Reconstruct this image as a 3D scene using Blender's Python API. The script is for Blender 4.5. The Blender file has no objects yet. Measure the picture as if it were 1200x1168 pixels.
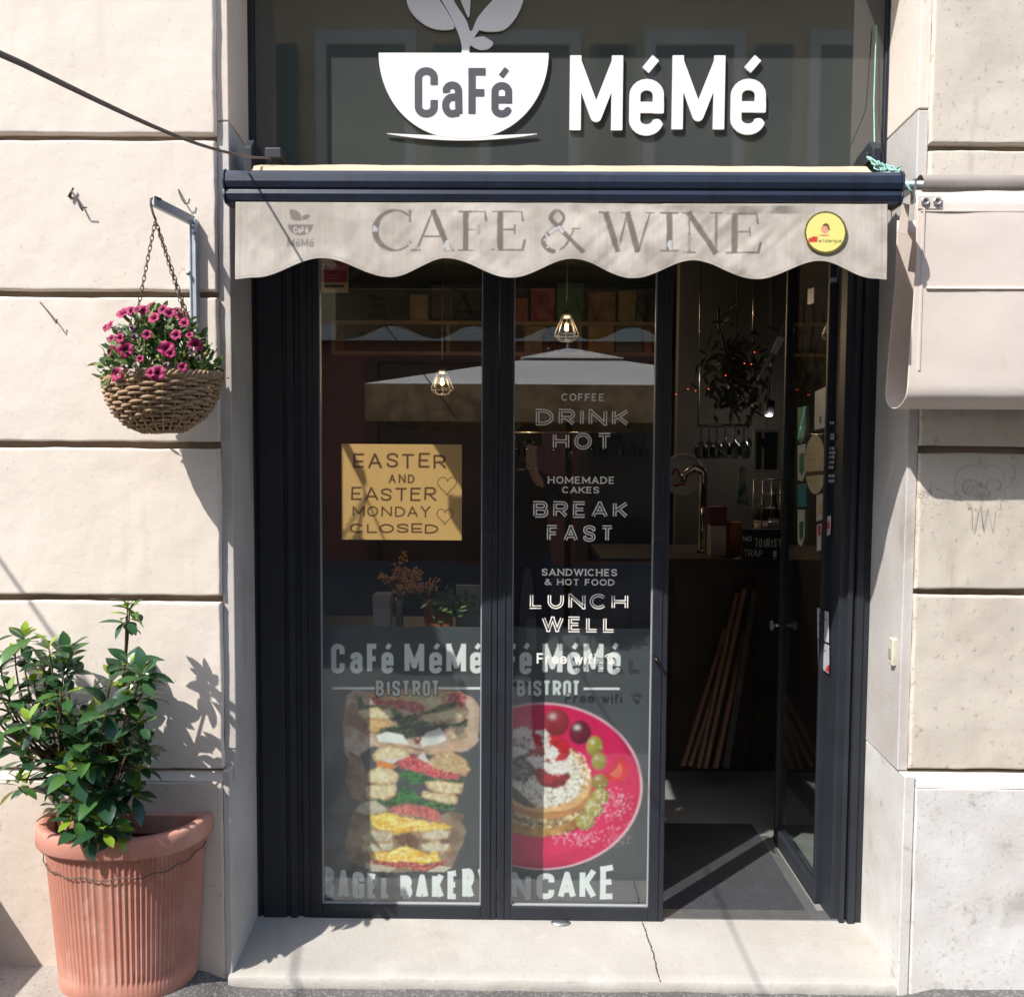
import bpy, bmesh, math, random
import numpy as np
from mathutils import Vector, Matrix
random.seed(7); RNG = np.random.default_rng(11)
S = bpy.context.scene
COL = S.collection
rad = math.radians

# ------------------------------------------------------------------ camera
CAMP = np.array([0.0, -2.55, 1.62])
RM = Matrix.Rotation(rad(.54), 3, 'Z') @ Matrix.Rotation(rad(90 - 3.2), 3, 'X') @ Matrix.Rotation(rad(.35), 3, 'Z')
RN = np.array(RM)
cd = bpy.data.cameras.new('camera'); cam = bpy.data.objects.new('camera', cd); COL.objects.link(cam)
cam.matrix_world = Matrix.Translation(Vector(CAMP)) @ RM.to_4x4()
cd.sensor_fit = 'HORIZONTAL'; cd.sensor_width = 36; cd.lens = 30; cd.clip_start = .02; cd.clip_end = 500
S.camera = cam
# ------------------------------------------------------------------ light
SUN = Vector((1, 1, -1.6)).normalized()
w = bpy.data.worlds.new('World'); S.world = w; w.use_nodes = True
nt = w.node_tree; bg = nt.nodes['Background']
sky = nt.nodes.new('ShaderNodeTexSky'); sky.sky_type = 'NISHITA'; sky.sun_disc = False
sky.sun_elevation = rad(48.5); sky.sun_rotation = rad(225)
nt.links.new(sky.outputs[0], bg.inputs[0]); bg.inputs[1].default_value = .15
sd = bpy.data.lights.new('sun', 'SUN'); sd.energy = 2.7; sd.angle = rad(.5); sd.color = (1, .955, .90)
so = bpy.data.objects.new('sun', sd); COL.objects.link(so)
so.rotation_euler = SUN.to_track_quat('-Z', 'Y').to_euler(); so.location = (-4, -4, 8)
S.view_settings.view_transform = 'Standard'; S.view_settings.look = 'None'
S.view_settings.exposure = 1.33; S.view_settings.gamma = 1

# ------------------------------------------------------------------ helpers
def P(x, y, Y=0.0):
    """point of the plane at depth Y that a line of sight meets: used to measure the photograph"""
    d = RN @ np.array([(x - 600) / 1000, -(y - 584) / 1000, -1])
    p = CAMP + d * ((Y - CAMP[1]) / d[1]); return float(p[0]), float(p[2])
def PV(x, y, Y=0.0):
    a, b = P(x, y, Y); return Vector((a, Y, b))
def proj(pts):
    q = (np.asarray(pts) - CAMP) @ RN
    return 600 + 1000 * q[..., 0] / -q[..., 2], 584 - 1000 * q[..., 1] / -q[..., 2]
def lin(c):
    c = np.asarray(c, float) / 255
    return np.where(c <= .04045, c / 12.92, ((c + .055) / 1.055) ** 2.4)
def L4(c): return (*[float(v) for v in lin(c)], 1)

def mat(name, c1, c2=None, scale=3, rough=.7, bump=0, bscale=40, metal=0, spec=.5, coat=0, detail=6, contrast=1.0, speck=None, sscale=90, samt=.35, emit=None):
    m = bpy.data.materials.new(name); m.use_nodes = True; n = m.node_tree.nodes; l = m.node_tree.links
    b = n['Principled BSDF']; b.inputs['Roughness'].default_value = rough; b.inputs['Metallic'].default_value = metal
    b.inputs['Specular IOR Level'].default_value = spec; b.inputs['Coat Weight'].default_value = coat
    tc = n.new('ShaderNodeTexCoord')
    if c1 == 'Col':
        a = n.new('ShaderNodeAttribute'); a.attribute_name = 'Col'; out = a.outputs['Color']
    else:
        rgb = n.new('ShaderNodeRGB'); rgb.outputs[0].default_value = L4(c1); out = rgb.outputs[0]
    def noise(sc, det=6, ro=.55):
        t = n.new('ShaderNodeTexNoise'); t.inputs['Scale'].default_value = sc; t.inputs['Detail'].default_value = det
        t.inputs['Roughness'].default_value = ro; l.new(tc.outputs['Object'], t.inputs['Vector']); return t
    def ramp(src, lo, hi):
        r = n.new('ShaderNodeMapRange'); r.inputs[1].default_value = lo; r.inputs[2].default_value = hi; l.new(src, r.inputs[0]); return r.outputs[0]
    def mix(fac, a, bcol, mode='MIX'):
        x = n.new('ShaderNodeMix'); x.data_type = 'RGBA'; x.blend_type = mode; x.clamp_factor = True
        if isinstance(fac, float): x.inputs[0].default_value = fac
        else: l.new(fac, x.inputs[0])
        l.new(a, x.inputs[6])
        if isinstance(bcol, tuple): x.inputs[7].default_value = bcol
        else: l.new(bcol, x.inputs[7])
        return x.outputs[2]
    if c2 is not None:
        t = noise(scale, detail); k = .22 / contrast
        out = mix(ramp(t.outputs[0], .5 - k, .5 + k), out, L4(c2))
    if speck is not None:
        t = noise(sscale, 3, .7); out = mix(ramp(t.outputs[0], .62 - samt * .2, .75), out, L4(speck))
    l.new(out, b.inputs['Base Color'])
    if emit: 
        b.inputs['Emission Color'].default_value = L4(emit[0]); b.inputs['Emission Strength'].default_value = emit[1]
    if bump:
        t = noise(bscale, 8, .6); bn = n.new('ShaderNodeBump'); bn.inputs['Strength'].default_value = 1; bn.inputs['Distance'].default_value = bump
        l.new(t.outputs[0], bn.inputs['Height']); l.new(bn.outputs[0], b.inputs['Normal'])
    m['h'] = 1
    m_tools[name] = (n, l, b, tc, noise, ramp, mix)
    return m
m_tools = {}

def cracks(name, col, sc=3.0, width=.012, thr=.5, dist=.25, stretch=(1, 1, 1)):
    """dark hairline cracks in patches, added to a finished material"""
    n, l, b, tc, noise, ramp, mix = m_tools[name]
    src = b.inputs['Base Color'].links[0].from_socket
    mp = n.new('ShaderNodeMapping'); mp.inputs['Scale'].default_value = stretch; l.new(tc.outputs['Object'], mp.inputs[0])
    t = noise(6, 5)
    va = n.new('ShaderNodeVectorMath'); va.operation = 'MULTIPLY_ADD'; l.new(t.outputs['Color'], va.inputs[0]); va.inputs[1].default_value = (dist,) * 3; l.new(mp.outputs[0], va.inputs[2])
    v = n.new('ShaderNodeTexVoronoi'); v.feature = 'DISTANCE_TO_EDGE'; v.inputs['Scale'].default_value = sc; l.new(va.outputs[0], v.inputs['Vector'])
    e = ramp(v.outputs[0], width, 0.0)
    g = ramp(noise(1.7, 3).outputs[0], thr, thr + .08)
    mu = n.new('ShaderNodeMath'); mu.operation = 'MULTIPLY'; l.new(e, mu.inputs[0]); l.new(g, mu.inputs[1])
    l.new(mix(mu.outputs[0], src, L4(col)), b.inputs['Base Color'])
def stains(name, col, sc=4.0, lo=.55, hi=.75, amt=.6, stretch=(1, 1, 1), det=5):
    n, l, b, tc, noise, ramp, mix = m_tools[name]
    src = b.inputs['Base Color'].links[0].from_socket
    mp = n.new('ShaderNodeMapping'); mp.inputs['Scale'].default_value = stretch; l.new(tc.outputs['Object'], mp.inputs[0])
    t = noise(sc, det); l.new(mp.outputs[0], t.inputs['Vector'])
    r = ramp(t.outputs[0], lo, hi); mu = n.new('ShaderNodeMath'); mu.operation = 'MULTIPLY'; l.new(r, mu.inputs[0]); mu.inputs[1].default_value = amt
    l.new(mix(mu.outputs[0], src, L4(col)), b.inputs['Base Color'])

def link(o, parent):
    COL.objects.link(o)
    if parent is not None:
        o.parent = parent
        if parent.type == 'EMPTY': o.matrix_parent_inverse = Matrix.Translation(-parent.location)
    return o
def tag(o, label=None, cat=None, group=None, kind=None):
    if label: o['label'] = label
    if cat: o['category'] = cat
    if group: o['group'] = group
    if kind: o['kind'] = kind
    return o
def thing(name, label, cat, loc=(0, 0, 0), group=None):
    o = bpy.data.objects.new(name, None); o.location = loc; o.empty_display_size = .05; COL.objects.link(o)
    return tag(o, label, cat, group)

class MB:
    def __init__(s): s.v = []; s.f = []; s.sm = []
    def add(s, vs, fs, smooth=False):
        k = len(s.v); s.v += [tuple(v) for v in vs]; s.f += [tuple(i + k for i in f) for f in fs]; s.sm += [smooth] * len(fs); return s
    def box(s, x0, x1, y0, y1, z0, z1):
        v = [(x, y, z) for x in (x0, x1) for y in (y0, y1) for z in (z0, z1)]
        return s.add(v, [(0, 1, 3, 2), (4, 6, 7, 5), (0, 4, 5, 1), (2, 3, 7, 6), (0, 2, 6, 4), (1, 5, 7, 3)])
    def obox(s, c, ax, ay, az):
        c, ax, ay, az = map(Vector, (c, ax, ay, az))
        v = [c + ax * i + ay * j + az * k for i in (-1, 1) for j in (-1, 1) for k in (-1, 1)]
        return s.add(v, [(0, 1, 3, 2), (4, 6, 7, 5), (0, 4, 5, 1), (2, 3, 7, 6), (0, 2, 6, 4), (1, 5, 7, 3)])
    def tube(s, pts, r, n=8, cap=True, closed=False, smooth=True):
        pts = [Vector(p) for p in pts]; m = len(pts); rs = r if hasattr(r, '__len__') else [r] * m
        up = None; vs = []
        for i, p in enumerate(pts):
            if closed: t = pts[(i + 1) % m] - pts[i - 1]
            else: t = pts[min(i + 1, m - 1)] - pts[max(i - 1, 0)]
            if t.length < 1e-9: t = Vector((0, 0, 1))
            t.normalize()
            if up is None: up = t.orthogonal().normalized()
            up = (up - t * up.dot(t)); up = up.normalized() if up.length > 1e-6 else t.orthogonal().normalized()
            b = t.cross(up)
            for k in range(n):
                a = 2 * math.pi * k / n; vs.append(p + (up * math.cos(a) + b * math.sin(a)) * rs[i])
        fs = []
        for i in range(m if closed else m - 1):
            j = (i + 1) % m
            for k in range(n): fs.append((i * n + k, i * n + (k + 1) % n, j * n + (k + 1) % n, j * n + k))
        if cap and not closed: fs += [tuple(reversed(range(n))), tuple(range((m - 1) * n, m * n))]
        return s.add(vs, fs, smooth)
    def lathe(s, prof, c=(0, 0, 0), n=24, smooth=True, sx=1, sy=1):
        vs = [(c[0] + r * sx * math.cos(2 * math.pi * k / n), c[1] + r * sy * math.sin(2 * math.pi * k / n), c[2] + z) for r, z in prof for k in range(n)]
        fs = [(i * n + k, i * n + (k + 1) % n, (i + 1) * n + (k + 1) % n, (i + 1) * n + k) for i in range(len(prof) - 1) for k in range(n)]
        if prof[0][0] > 1e-6: fs.append(tuple(reversed(range(n))))
        if prof[-1][0] > 1e-6: fs.append(tuple(range((len(prof) - 1) * n, len(prof) * n)))
        return s.add(vs, fs, smooth)
    def prism(s, poly, y0, y1):
        """polygon in X-Z swept from y0 to y1"""
        n = len(poly); vs = [(x, y0, z) for x, z in poly] + [(x, y1, z) for x, z in poly]
        fs = [tuple(range(n)), tuple(reversed(range(n, 2 * n)))] + [(i, (i + 1) % n, n + (i + 1) % n, n + i)[::-1] for i in range(n)]
        return s.add(vs, fs)
    def prism_x(s, poly, x0, x1):
        n = len(poly); vs = [(x0, y, z) for y, z in poly] + [(x1, y, z) for y, z in poly]
        fs = [tuple(range(n)), tuple(reversed(range(n, 2 * n)))] + [(i, (i + 1) % n, n + (i + 1) % n, n + i)[::-1] for i in range(n)]
        return s.add(vs, fs)
    def prism_z(s, poly, z0, z1):
        n = len(poly); vs = [(x, y, z0) for x, y in poly] + [(x, y, z1) for x, y in poly]
        fs = [tuple(range(n)), tuple(reversed(range(n, 2 * n)))] + [(i, (i + 1) % n, n + (i + 1) % n, n + i)[::-1] for i in range(n)]
        return s.add(vs, fs)
    def build(s, name, m, parent=None, bevel=0, fix=True, col=None, seg=2):
        me = bpy.data.meshes.new(name); me.from_pydata(s.v, [], s.f); me.update()
        me.polygons.foreach_set('use_smooth', s.sm)
        if fix:
            bm = bmesh.new(); bm.from_mesh(me); bmesh.ops.recalc_face_normals(bm, faces=bm.faces); bm.to_mesh(me); bm.free()
        if col is not None:
            a = me.color_attributes.new('Col', 'FLOAT_COLOR', 'POINT'); a.data.foreach_set('color', np.asarray(col, np.float32).ravel())
        me.materials.append(m); o = bpy.data.objects.new(name, me); link(o, parent)
        if bevel:
            b = o.modifiers.new('b', 'BEVEL'); b.width = bevel; b.segments = seg; b.limit_method = 'ANGLE'; b.angle_limit = rad(40)
        return o

def grid_obj(name, V, m, parent=None, col=None, smooth=True, keep=None, flip=False):
    """V: (nv,nu,3) array of points -> one quad sheet"""
    nv, nu = V.shape[:2]; idx = np.arange(nv * nu).reshape(nv, nu)
    F = np.stack([idx[:-1, :-1], idx[:-1, 1:], idx[1:, 1:], idx[1:, :-1]], -1).reshape(-1, 4)
    if flip: F = F[:, ::-1]
    if keep is not None: F = F[keep[:-1, :-1].ravel()]
    me = bpy.data.meshes.new(name); me.vertices.add(nv * nu); me.vertices.foreach_set('co', V.astype(np.float32).ravel())
    me.loops.add(F.size); me.loops.foreach_set('vertex_index', F.astype(np.int32).ravel())
    me.polygons.add(len(F)); me.polygons.foreach_set('loop_start', np.arange(0, F.size, 4, dtype=np.int32)); me.polygons.foreach_set('loop_total', np.full(len(F), 4, np.int32))
    me.update(calc_edges=True); me.validate(); me.polygons.foreach_set('use_smooth', [smooth] * len(me.polygons))
    if col is not None:
        c = np.ones((nv * nu, 4), np.float32); c[:, :3] = np.asarray(col).reshape(-1, 3)
        a = me.color_attributes.new('Col', 'FLOAT_COLOR', 'POINT'); a.data.foreach_set('color', c.ravel())
    me.materials.append(m); o = bpy.data.objects.new(name, me); return link(o, parent)

def vnoise(x, y, seed=0):
    """value noise in [-1,1]"""
    g = np.random.default_rng(seed).uniform(-1, 1, (128, 128))
    xi = np.floor(x).astype(int); yi = np.floor(y).astype(int); fx = x - xi; fy = y - yi
    fx = fx * fx * (3 - 2 * fx); fy = fy * fy * (3 - 2 * fy)
    a = g[yi % 128, xi % 128]; b = g[yi % 128, (xi + 1) % 128]; c = g[(yi + 1) % 128, xi % 128]; d = g[(yi + 1) % 128, (xi + 1) % 128]
    return (a * (1 - fx) + b * fx) * (1 - fy) + (c * (1 - fx) + d * fx) * fy
def fbm(x, y, seed=0, oc=4):
    o = 0; a = 1.0; t = 0
    for i in range(oc): o = o + a * vnoise(x * 2 ** i + 17 * i, y * 2 ** i + 31 * i, seed + i); t += a; a *= .55
    return o / t

# ------------------------------------------------------------------ lettering: strokes -> field -> mesh or paint
def arc(cx, cy, rx, ry, a0, a1, n=10):
    return [(cx + rx * math.cos(rad(a0 + (a1 - a0) * i / n)), cy + ry * math.sin(rad(a0 + (a1 - a0) * i / n))) for i in range(n + 1)]
def spl(pts, n=6):
    p = [np.array(q, float) for q in pts]; p = [2 * p[0] - p[1]] + p + [2 * p[-1] - p[-2]]; o = []
    for i in range(1, len(p) - 2):
        for k in range(n):
            t = k / n; o.append(tuple(.5 * ((2 * p[i]) + (p[i + 1] - p[i - 1]) * t + (2 * p[i - 1] - 5 * p[i] + 4 * p[i + 1] - p[i + 2]) * t * t + (3 * p[i] - p[i - 1] - 3 * p[i + 1] + p[i + 2]) * t ** 3)))
    o.append(tuple(p[-2])); return o
WID = dict(A=.62, B=.55, C=.6, D=.6, E=.48, F=.46, G=.62, H=.6, I=.0, J=.4, K=.56, L=.44, M=.74, N=.62, O=.66, P=.52, Q=.66, R=.54, S=.5, T=.54, U=.58, V=.6, W=.92, X=.56, Y=.58, Z=.52)
WID.update({'&': .66, 'a': .44, 'c': .42, 'e': .44, 'é': .44, 'r': .28, 'w': .62, 'i': 0, 'f': .26, 'l': 0, 'm': .66, 'n': .42, 'o': .46, 'u': .42, 't': .26, 'g': .42, 'q': .42, 's': .36, '!': 0, ' ': .22})
XH = [.72, .1]
def skel(ch, w, din):
    r = (lambda h: min(w / 2, h)) if din else (lambda h: h)
    X = XH[0]; R = r(.5); rx = w / 2
    if ch == 'A': return [[(0, 0), (w / 2, 1), (w, 0)], [(.17 * w, .3), (.83 * w, .3)]]
    if ch == 'B':
        q = min(.24, w * .5); return [[(0, 0), (0, 1), (w * .94 - q, 1)] + arc(w * .94 - q, .765, q, .235, 90, -90) + [(0, .53)], [(0, .53), (w - q, .53)] + arc(w - q, .265, q, .265, 90, -90) + [(0, 0)]]
    if ch == 'C':
        return [[(w, .68)] + arc(rx, 1 - R, rx, R, 0, 180) + arc(rx, R, rx, R, 180, 360) + [(w, .32)]] if din else [arc(rx, .5, rx * 1.08, .5, 42, 318, 24)]
    if ch == 'G':
        return [[(w, .7)] + arc(rx, 1 - R, rx, R, 0, 180) + arc(rx, R, rx, R, 180, 360) + [(w, .47), (w * .5, .47)]] if din else [arc(rx, .5, rx, .5, 42, 350, 24) + [(w, .45), (w * .55, .45)]]
    if ch == 'D': 
        q = min(R, .5); return [[(0, 0), (0, 1), (w - rx, 1)] + arc(w - rx, 1 - q, rx, q, 90, 0) + arc(w - rx, q, rx, q, 0, -90) + [(0, 0)]] if din else [[(0, 0), (0, 1), (w * .3, 1)] + arc(w * .3, .5, w * .7, .5, 90, -90, 18) + [(0, 0)]]
    if ch == 'E': return [[(w, 1), (0, 1), (0, 0), (w, 0)], [(0, .51), (w * .86, .51)]]
    if ch == 'F': return [[(w, 1), (0, 1), (0, 0)], [(0, .5), (w * .9, .5)]]
    if ch == 'H': return [[(0, 0), (0, 1)], [(w, 0), (w, 1)], [(0, .5), (w, .5)]]
    if ch in 'I': return [[(0, 0), (0, 1)]]
    if ch == 'l': return [[(0, 0), (0, 1)]]
    if ch == 'K': return [[(0, 0), (0, 1)], [(0, .38), (w, 1)], [(.3 * w, .57), (w, 0)]]
    if ch == 'L': return [[(0, 1), (0, 0), (w, 0)]]
    if ch == 'M': return [[(0, 0), (0, 1), (w / 2, .2), (w, 1), (w, 0)]]
    if ch == 'N': return [[(0, 0), (0, 1), (w, 0), (w, 1)]]
    if ch == 'O': return [arc(rx, 1 - R, rx, R, 0, 180) + arc(rx, R, rx, R, 180, 360) + [(w, 1 - R)]] if din else [arc(rx, .5, rx, .5, 0, 360, 32)]
    if ch == 'P' or ch == 'R':
        q = min(.27, w * .55); o = [[(0, 0), (0, 1), (w - q, 1)] + arc(w - q, .73, q, .27, 90, -90) + [(0, .46)]]
        if ch == 'R': o.append([(w * .45, .46), (w, 0)])
        return o
    if ch == 'S': return [spl([(w, .78), (.9 * w, .93), (w / 2, 1), (.1 * w, .92), (0, .75), (.14 * w, .6), (w / 2, .51), (.87 * w, .4), (w, .25), (.9 * w, .08), (w / 2, 0), (.1 * w, .07), (0, .22)])]
    if ch == 'T': return [[(0, 1), (w, 1)], [(w / 2, 1), (w / 2, 0)]]
    if ch == 'U': return [[(0, 1), (0, R)] + arc(rx, R, rx, R, 180, 360) + [(w, 1)]]
    if ch == 'V': return [[(0, 1), (w / 2, 0), (w, 1)]]
    if ch == 'W': return [[(0, 1), (w * .26, 0), (w / 2, 1), (w * .74, 0), (w, 1)]]
    if ch == 'Y': return [[(0, 1), (w / 2, .48), (w, 1)], [(w / 2, .48), (w / 2, 0)]]
    if ch == '&': return [spl([(w, 0), (.3 * w, .68), (.26 * w, .86), (.46 * w, 1), (.66 * w, .86), (.6 * w, .7), (.1 * w, .38), (.02 * w, .2), (.3 * w, 0), (.6 * w, .05), (.95 * w, .45)])]
    if ch == '!': return [[(0, 1), (0, .3)], [(0, .08), (0, 0)]]
    q = min(w / 2, .3)
    if ch == 'a': return [[(.02, X * .74)] + arc(rx, X - q, rx - .01, q, 165, 0) + [(w, 0)], [(w, X * .58), (rx, X * .58)] + arc(rx, X * .29, rx, X * .29, 90, 270) + [(w, .03)]]
    if ch == 'c': return [[(w, X * .7)] + arc(rx, X - q, rx, q, 0, 180) + arc(rx, q, rx, q, 180, 360) + [(w, X * .3)]]
    if ch in 'eé':
        o = [[(0, X * .5), (w, X * .5)] + arc(rx, X - q, rx, q, 0, 180) + arc(rx, q, rx, q, 180, 350)]
        if ch == 'é': o.append([(w * .44, (.815 + XH[1] * .2 - XH[1] / 2) / (1 - XH[1])), (w * .86, (1.0 - XH[1] / 2) / (1 - XH[1]))])
        return o
    if ch == 'o': return [arc(rx, X - q, rx, q, 0, 180) + arc(rx, q, rx, q, 180, 360) + [(w, X - q)]]
    if ch == 'r': return [[(0, 0), (0, X)], [(0, X * .6)] + arc(w * .8, X * .6, w * .8, X * .4, 180, 80)]
    if ch == 'n': return [[(0, 0), (0, X)], [(0, X - q)] + arc(rx, X - q, rx, q, 180, 0) + [(w, 0)]]
    if ch == 'u': return [[(0, X), (0, q)] + arc(rx, q, rx, q, 180, 360) + [(w, X)], [(w, q), (w, 0)]]
    if ch == 'm': return [[(0, 0), (0, X)], [(0, X * .6)] + arc(w / 4, X * .7, w / 4, X * .3, 180, 0) + [(w / 2, 0)], [(w / 2, X * .6)] + arc(w * .75, X * .7, w / 4, X * .3, 180, 0) + [(w, 0)]]
    if ch == 'w': return [[(0, X), (w * .27, 0), (w / 2, X), (w * .73, 0), (w, X)]]
    if ch == 'i': return [[(0, 0), (0, X)], [(0, .96), (0, 1.06)]]
    if ch == 'f': return [[(w * .35, 0), (w * .35, .75)] + arc(w, .78, w * .65, .24, 180, 90), [(0, X), (w * .95, X)]]
    if ch == 't': return [[(w * .35, 1), (w * .35, .2)] + arc(w, .2, w * .65, .2, 180, 270), [(0, X), (w, X)]]
    if ch in 'gq': return [arc(rx, X - q, rx, q, 0, 360) + [(w, X - q)], [(w, X), (w, -.28)] + ([(0, -.28)] if ch == 'g' else [])]
    if ch == 's': return [spl([(w, X * .78), (w / 2, X), (0, X * .75), (w / 2, X * .5), (w, X * .25), (w / 2, 0), (0, X * .22)])]
    return []
def text(s, x0, x1, z0, z1, t=.16, din=True, gap=.12, serif=0, hand=0, rise=None, seed=1):
    """strokes [(points, half widths, flat ends)] of a word fitted between x0..x1 and baseline z0..cap line z1; t = stroke / height"""
    h = z1 - z0; rr = random.Random(seed)
    tot = sum(WID[c] for c in s); n = len(s)
    free = (x1 - x0) / h - t * n - gap * (n - 1); k = free / tot if tot else 0
    out = []; x = 0; XH[0] = (.73 - t) / (1 - t); XH[1] = t
    for ch in s:
        w = WID[ch] * k
        for si, st in enumerate(skel(ch, max(w, 1e-4), din)):
            p = np.array(st, float); p[:, 1] = t / 2 + p[:, 1] * (1 - t)
            if hand:
                p = p + np.array([rr.uniform(-hand, hand), rr.uniform(-hand, hand)]); p[:, 1] *= 1 + rr.uniform(-hand, hand); p[:, 0] += p[:, 1] * rr.uniform(-hand, hand)
            xs = x + t / 2 + p[:, 0]; zs = p[:, 1]
            if rise is not None:
                u = xs * h / (x1 - x0); lo, hi = rise(u); zs = lo + zs * (hi - lo)
            q = np.stack([x0 + xs * h, z0 + zs * h], -1)
            hw_ = t * h / 2 * (.8 if ch == 'é' and si == 1 else 1)
            if hand: out.append((q, np.full(len(q), hw_), False))
            else:
                # square corners: break the line at sharp turns and run both pieces past the corner
                cut = [0]; closed = np.hypot(*(q[0] - q[-1])) < 1e-6 and len(q) > 3
                for i in range(1, len(q) - 1):
                    u_, v_ = q[i] - q[i - 1], q[i + 1] - q[i]; cs = (u_ @ v_) / (np.hypot(*u_) * np.hypot(*v_) + 1e-12)
                    if cs < .62 and np.hypot(*u_) > hw_ * .8 and np.hypot(*v_) > hw_ * .8 and (cs > -.2 or min(abs(q[i, 1] - z0), abs(q[i, 1] - z1)) < hw_ * 1.3): cut.append(i)
                cut.append(len(q) - 1); clip = (z0, z1) if rise is None and ch.isupper() else None
                for a_, b_ in zip(cut, cut[1:]):
                    r_ = q[a_:b_ + 1].copy()
                    def ext_(k, d_):
                        if k in (0, len(q) - 1): return True
                        u_, v_ = q[k] - q[k - 1], q[k + 1] - q[k]; u_ = u_ / np.hypot(*u_); v_ = v_ / np.hypot(*v_)
                        if u_ @ v_ > -.2: return True
                        vert = [abs(u_[1]) > .97, abs(v_[1]) > .97]
                        return abs(d_[1]) / np.hypot(*d_) > .97 or not any(vert)
                    if (a_ > 0 or (closed and len(cut) > 2)) and ext_(a_, r_[0] - r_[1]): d_ = r_[0] - r_[1]; r_[0] = r_[0] + d_ / np.hypot(*d_) * hw_
                    if (b_ < len(q) - 1 or (closed and len(cut) > 2)) and ext_(b_, r_[-1] - r_[-2]): d_ = r_[-1] - r_[-2]; r_[-1] = r_[-1] + d_ / np.hypot(*d_) * hw_
                    out.append((r_, np.full(len(r_), hw_), True, clip))
            if serif:
                for e, f in ((0, 1), (-1, -2)):
                    v = p[f] - p[e]
                    if (abs(p[e, 1] - t / 2) < .02 or abs(p[e, 1] - (1 - t / 2)) < .02) and abs(v[1]) > abs(v[0]) * .6:
                        c = q[e]; out.append((np.array([c - [serif * h, 0], c + [serif * h, 0]]), np.full(2, t * h * .32), True))
        x += w + t + gap
    return out
def field(strokes, X, Z):
    f = np.full(X.shape, -1e3)
    for p, hw, flat, *clip in strokes:
        m = hw.max() * 1.2 + .004
        sel = (X > p[:, 0].min() - m) & (X < p[:, 0].max() + m) & (Z > p[:, 1].min() - m) & (Z < p[:, 1].max() + m)
        if not sel.any(): continue
        x = X[sel]; z = Z[sel]; g = np.full(x.shape, -1e3); n = len(p)
        closed = np.hypot(*(p[0] - p[-1])) < 1e-6
        for i in range(n - 1):
            a, b = p[i], p[i + 1]; d = b - a; ln = math.hypot(*d)
            if ln < 1e-9: continue
            h = ((x - a[0]) * d[0] + (z - a[1]) * d[1]) / ln ** 2; hc = np.clip(h, 0, 1)
            ds = np.hypot(x - a[0] - d[0] * hc, z - a[1] - d[1] * hc); q = hw[i] * (1 - hc) + hw[i + 1] * hc - ds
            if flat and not closed:
                if i == 0: q = np.where(h < 0, np.minimum(q, h * ln - 1e-6), q); 
                if i == n - 2: q = np.where(h > 1, np.minimum(q, (1 - h) * ln - 1e-6), q)
            g = np.maximum(g, q)
        if clip and clip[0]: g = np.minimum(g, np.minimum(clip[0][1] - z, z - clip[0][0]))
        f[sel] = np.maximum(f[sel], g)
    return f
def polyfield(poly, X, Z):
    """signed distance, positive inside"""
    p = np.asarray(poly, float); ins = np.zeros(X.shape, bool); d = np.full(X.shape, 1e3)
    for i in range(len(p)):
        a, b = p[i], p[(i + 1) % len(p)]; e = b - a; ln = e @ e
        if ln < 1e-14: continue
        h = np.clip(((X - a[0]) * e[0] + (Z - a[1]) * e[1]) / ln, 0, 1)
        d = np.minimum(d, np.hypot(X - a[0] - e[0] * h, Z - a[1] - e[1] * h))
        c = ((a[1] > Z) != (b[1] > Z)) & (X < (b[0] - a[0]) * (Z - a[1]) / (b[1] - a[1] + 1e-15) + a[0]); ins ^= c
    return np.where(ins, d, -d)
CASES = {1: [[3, 0]], 2: [[0, 1]], 3: [[3, 1]], 4: [[1, 2]], 5: [[3, 0], [1, 2]], 6: [[0, 2]], 7: [[3, 2]], 8: [[2, 3]], 9: [[2, 0]], 10: [[0, 1], [2, 3]], 11: [[2, 1]], 12: [[1, 3]], 13: [[1, 0]], 14: [[0, 3]]}
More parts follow.
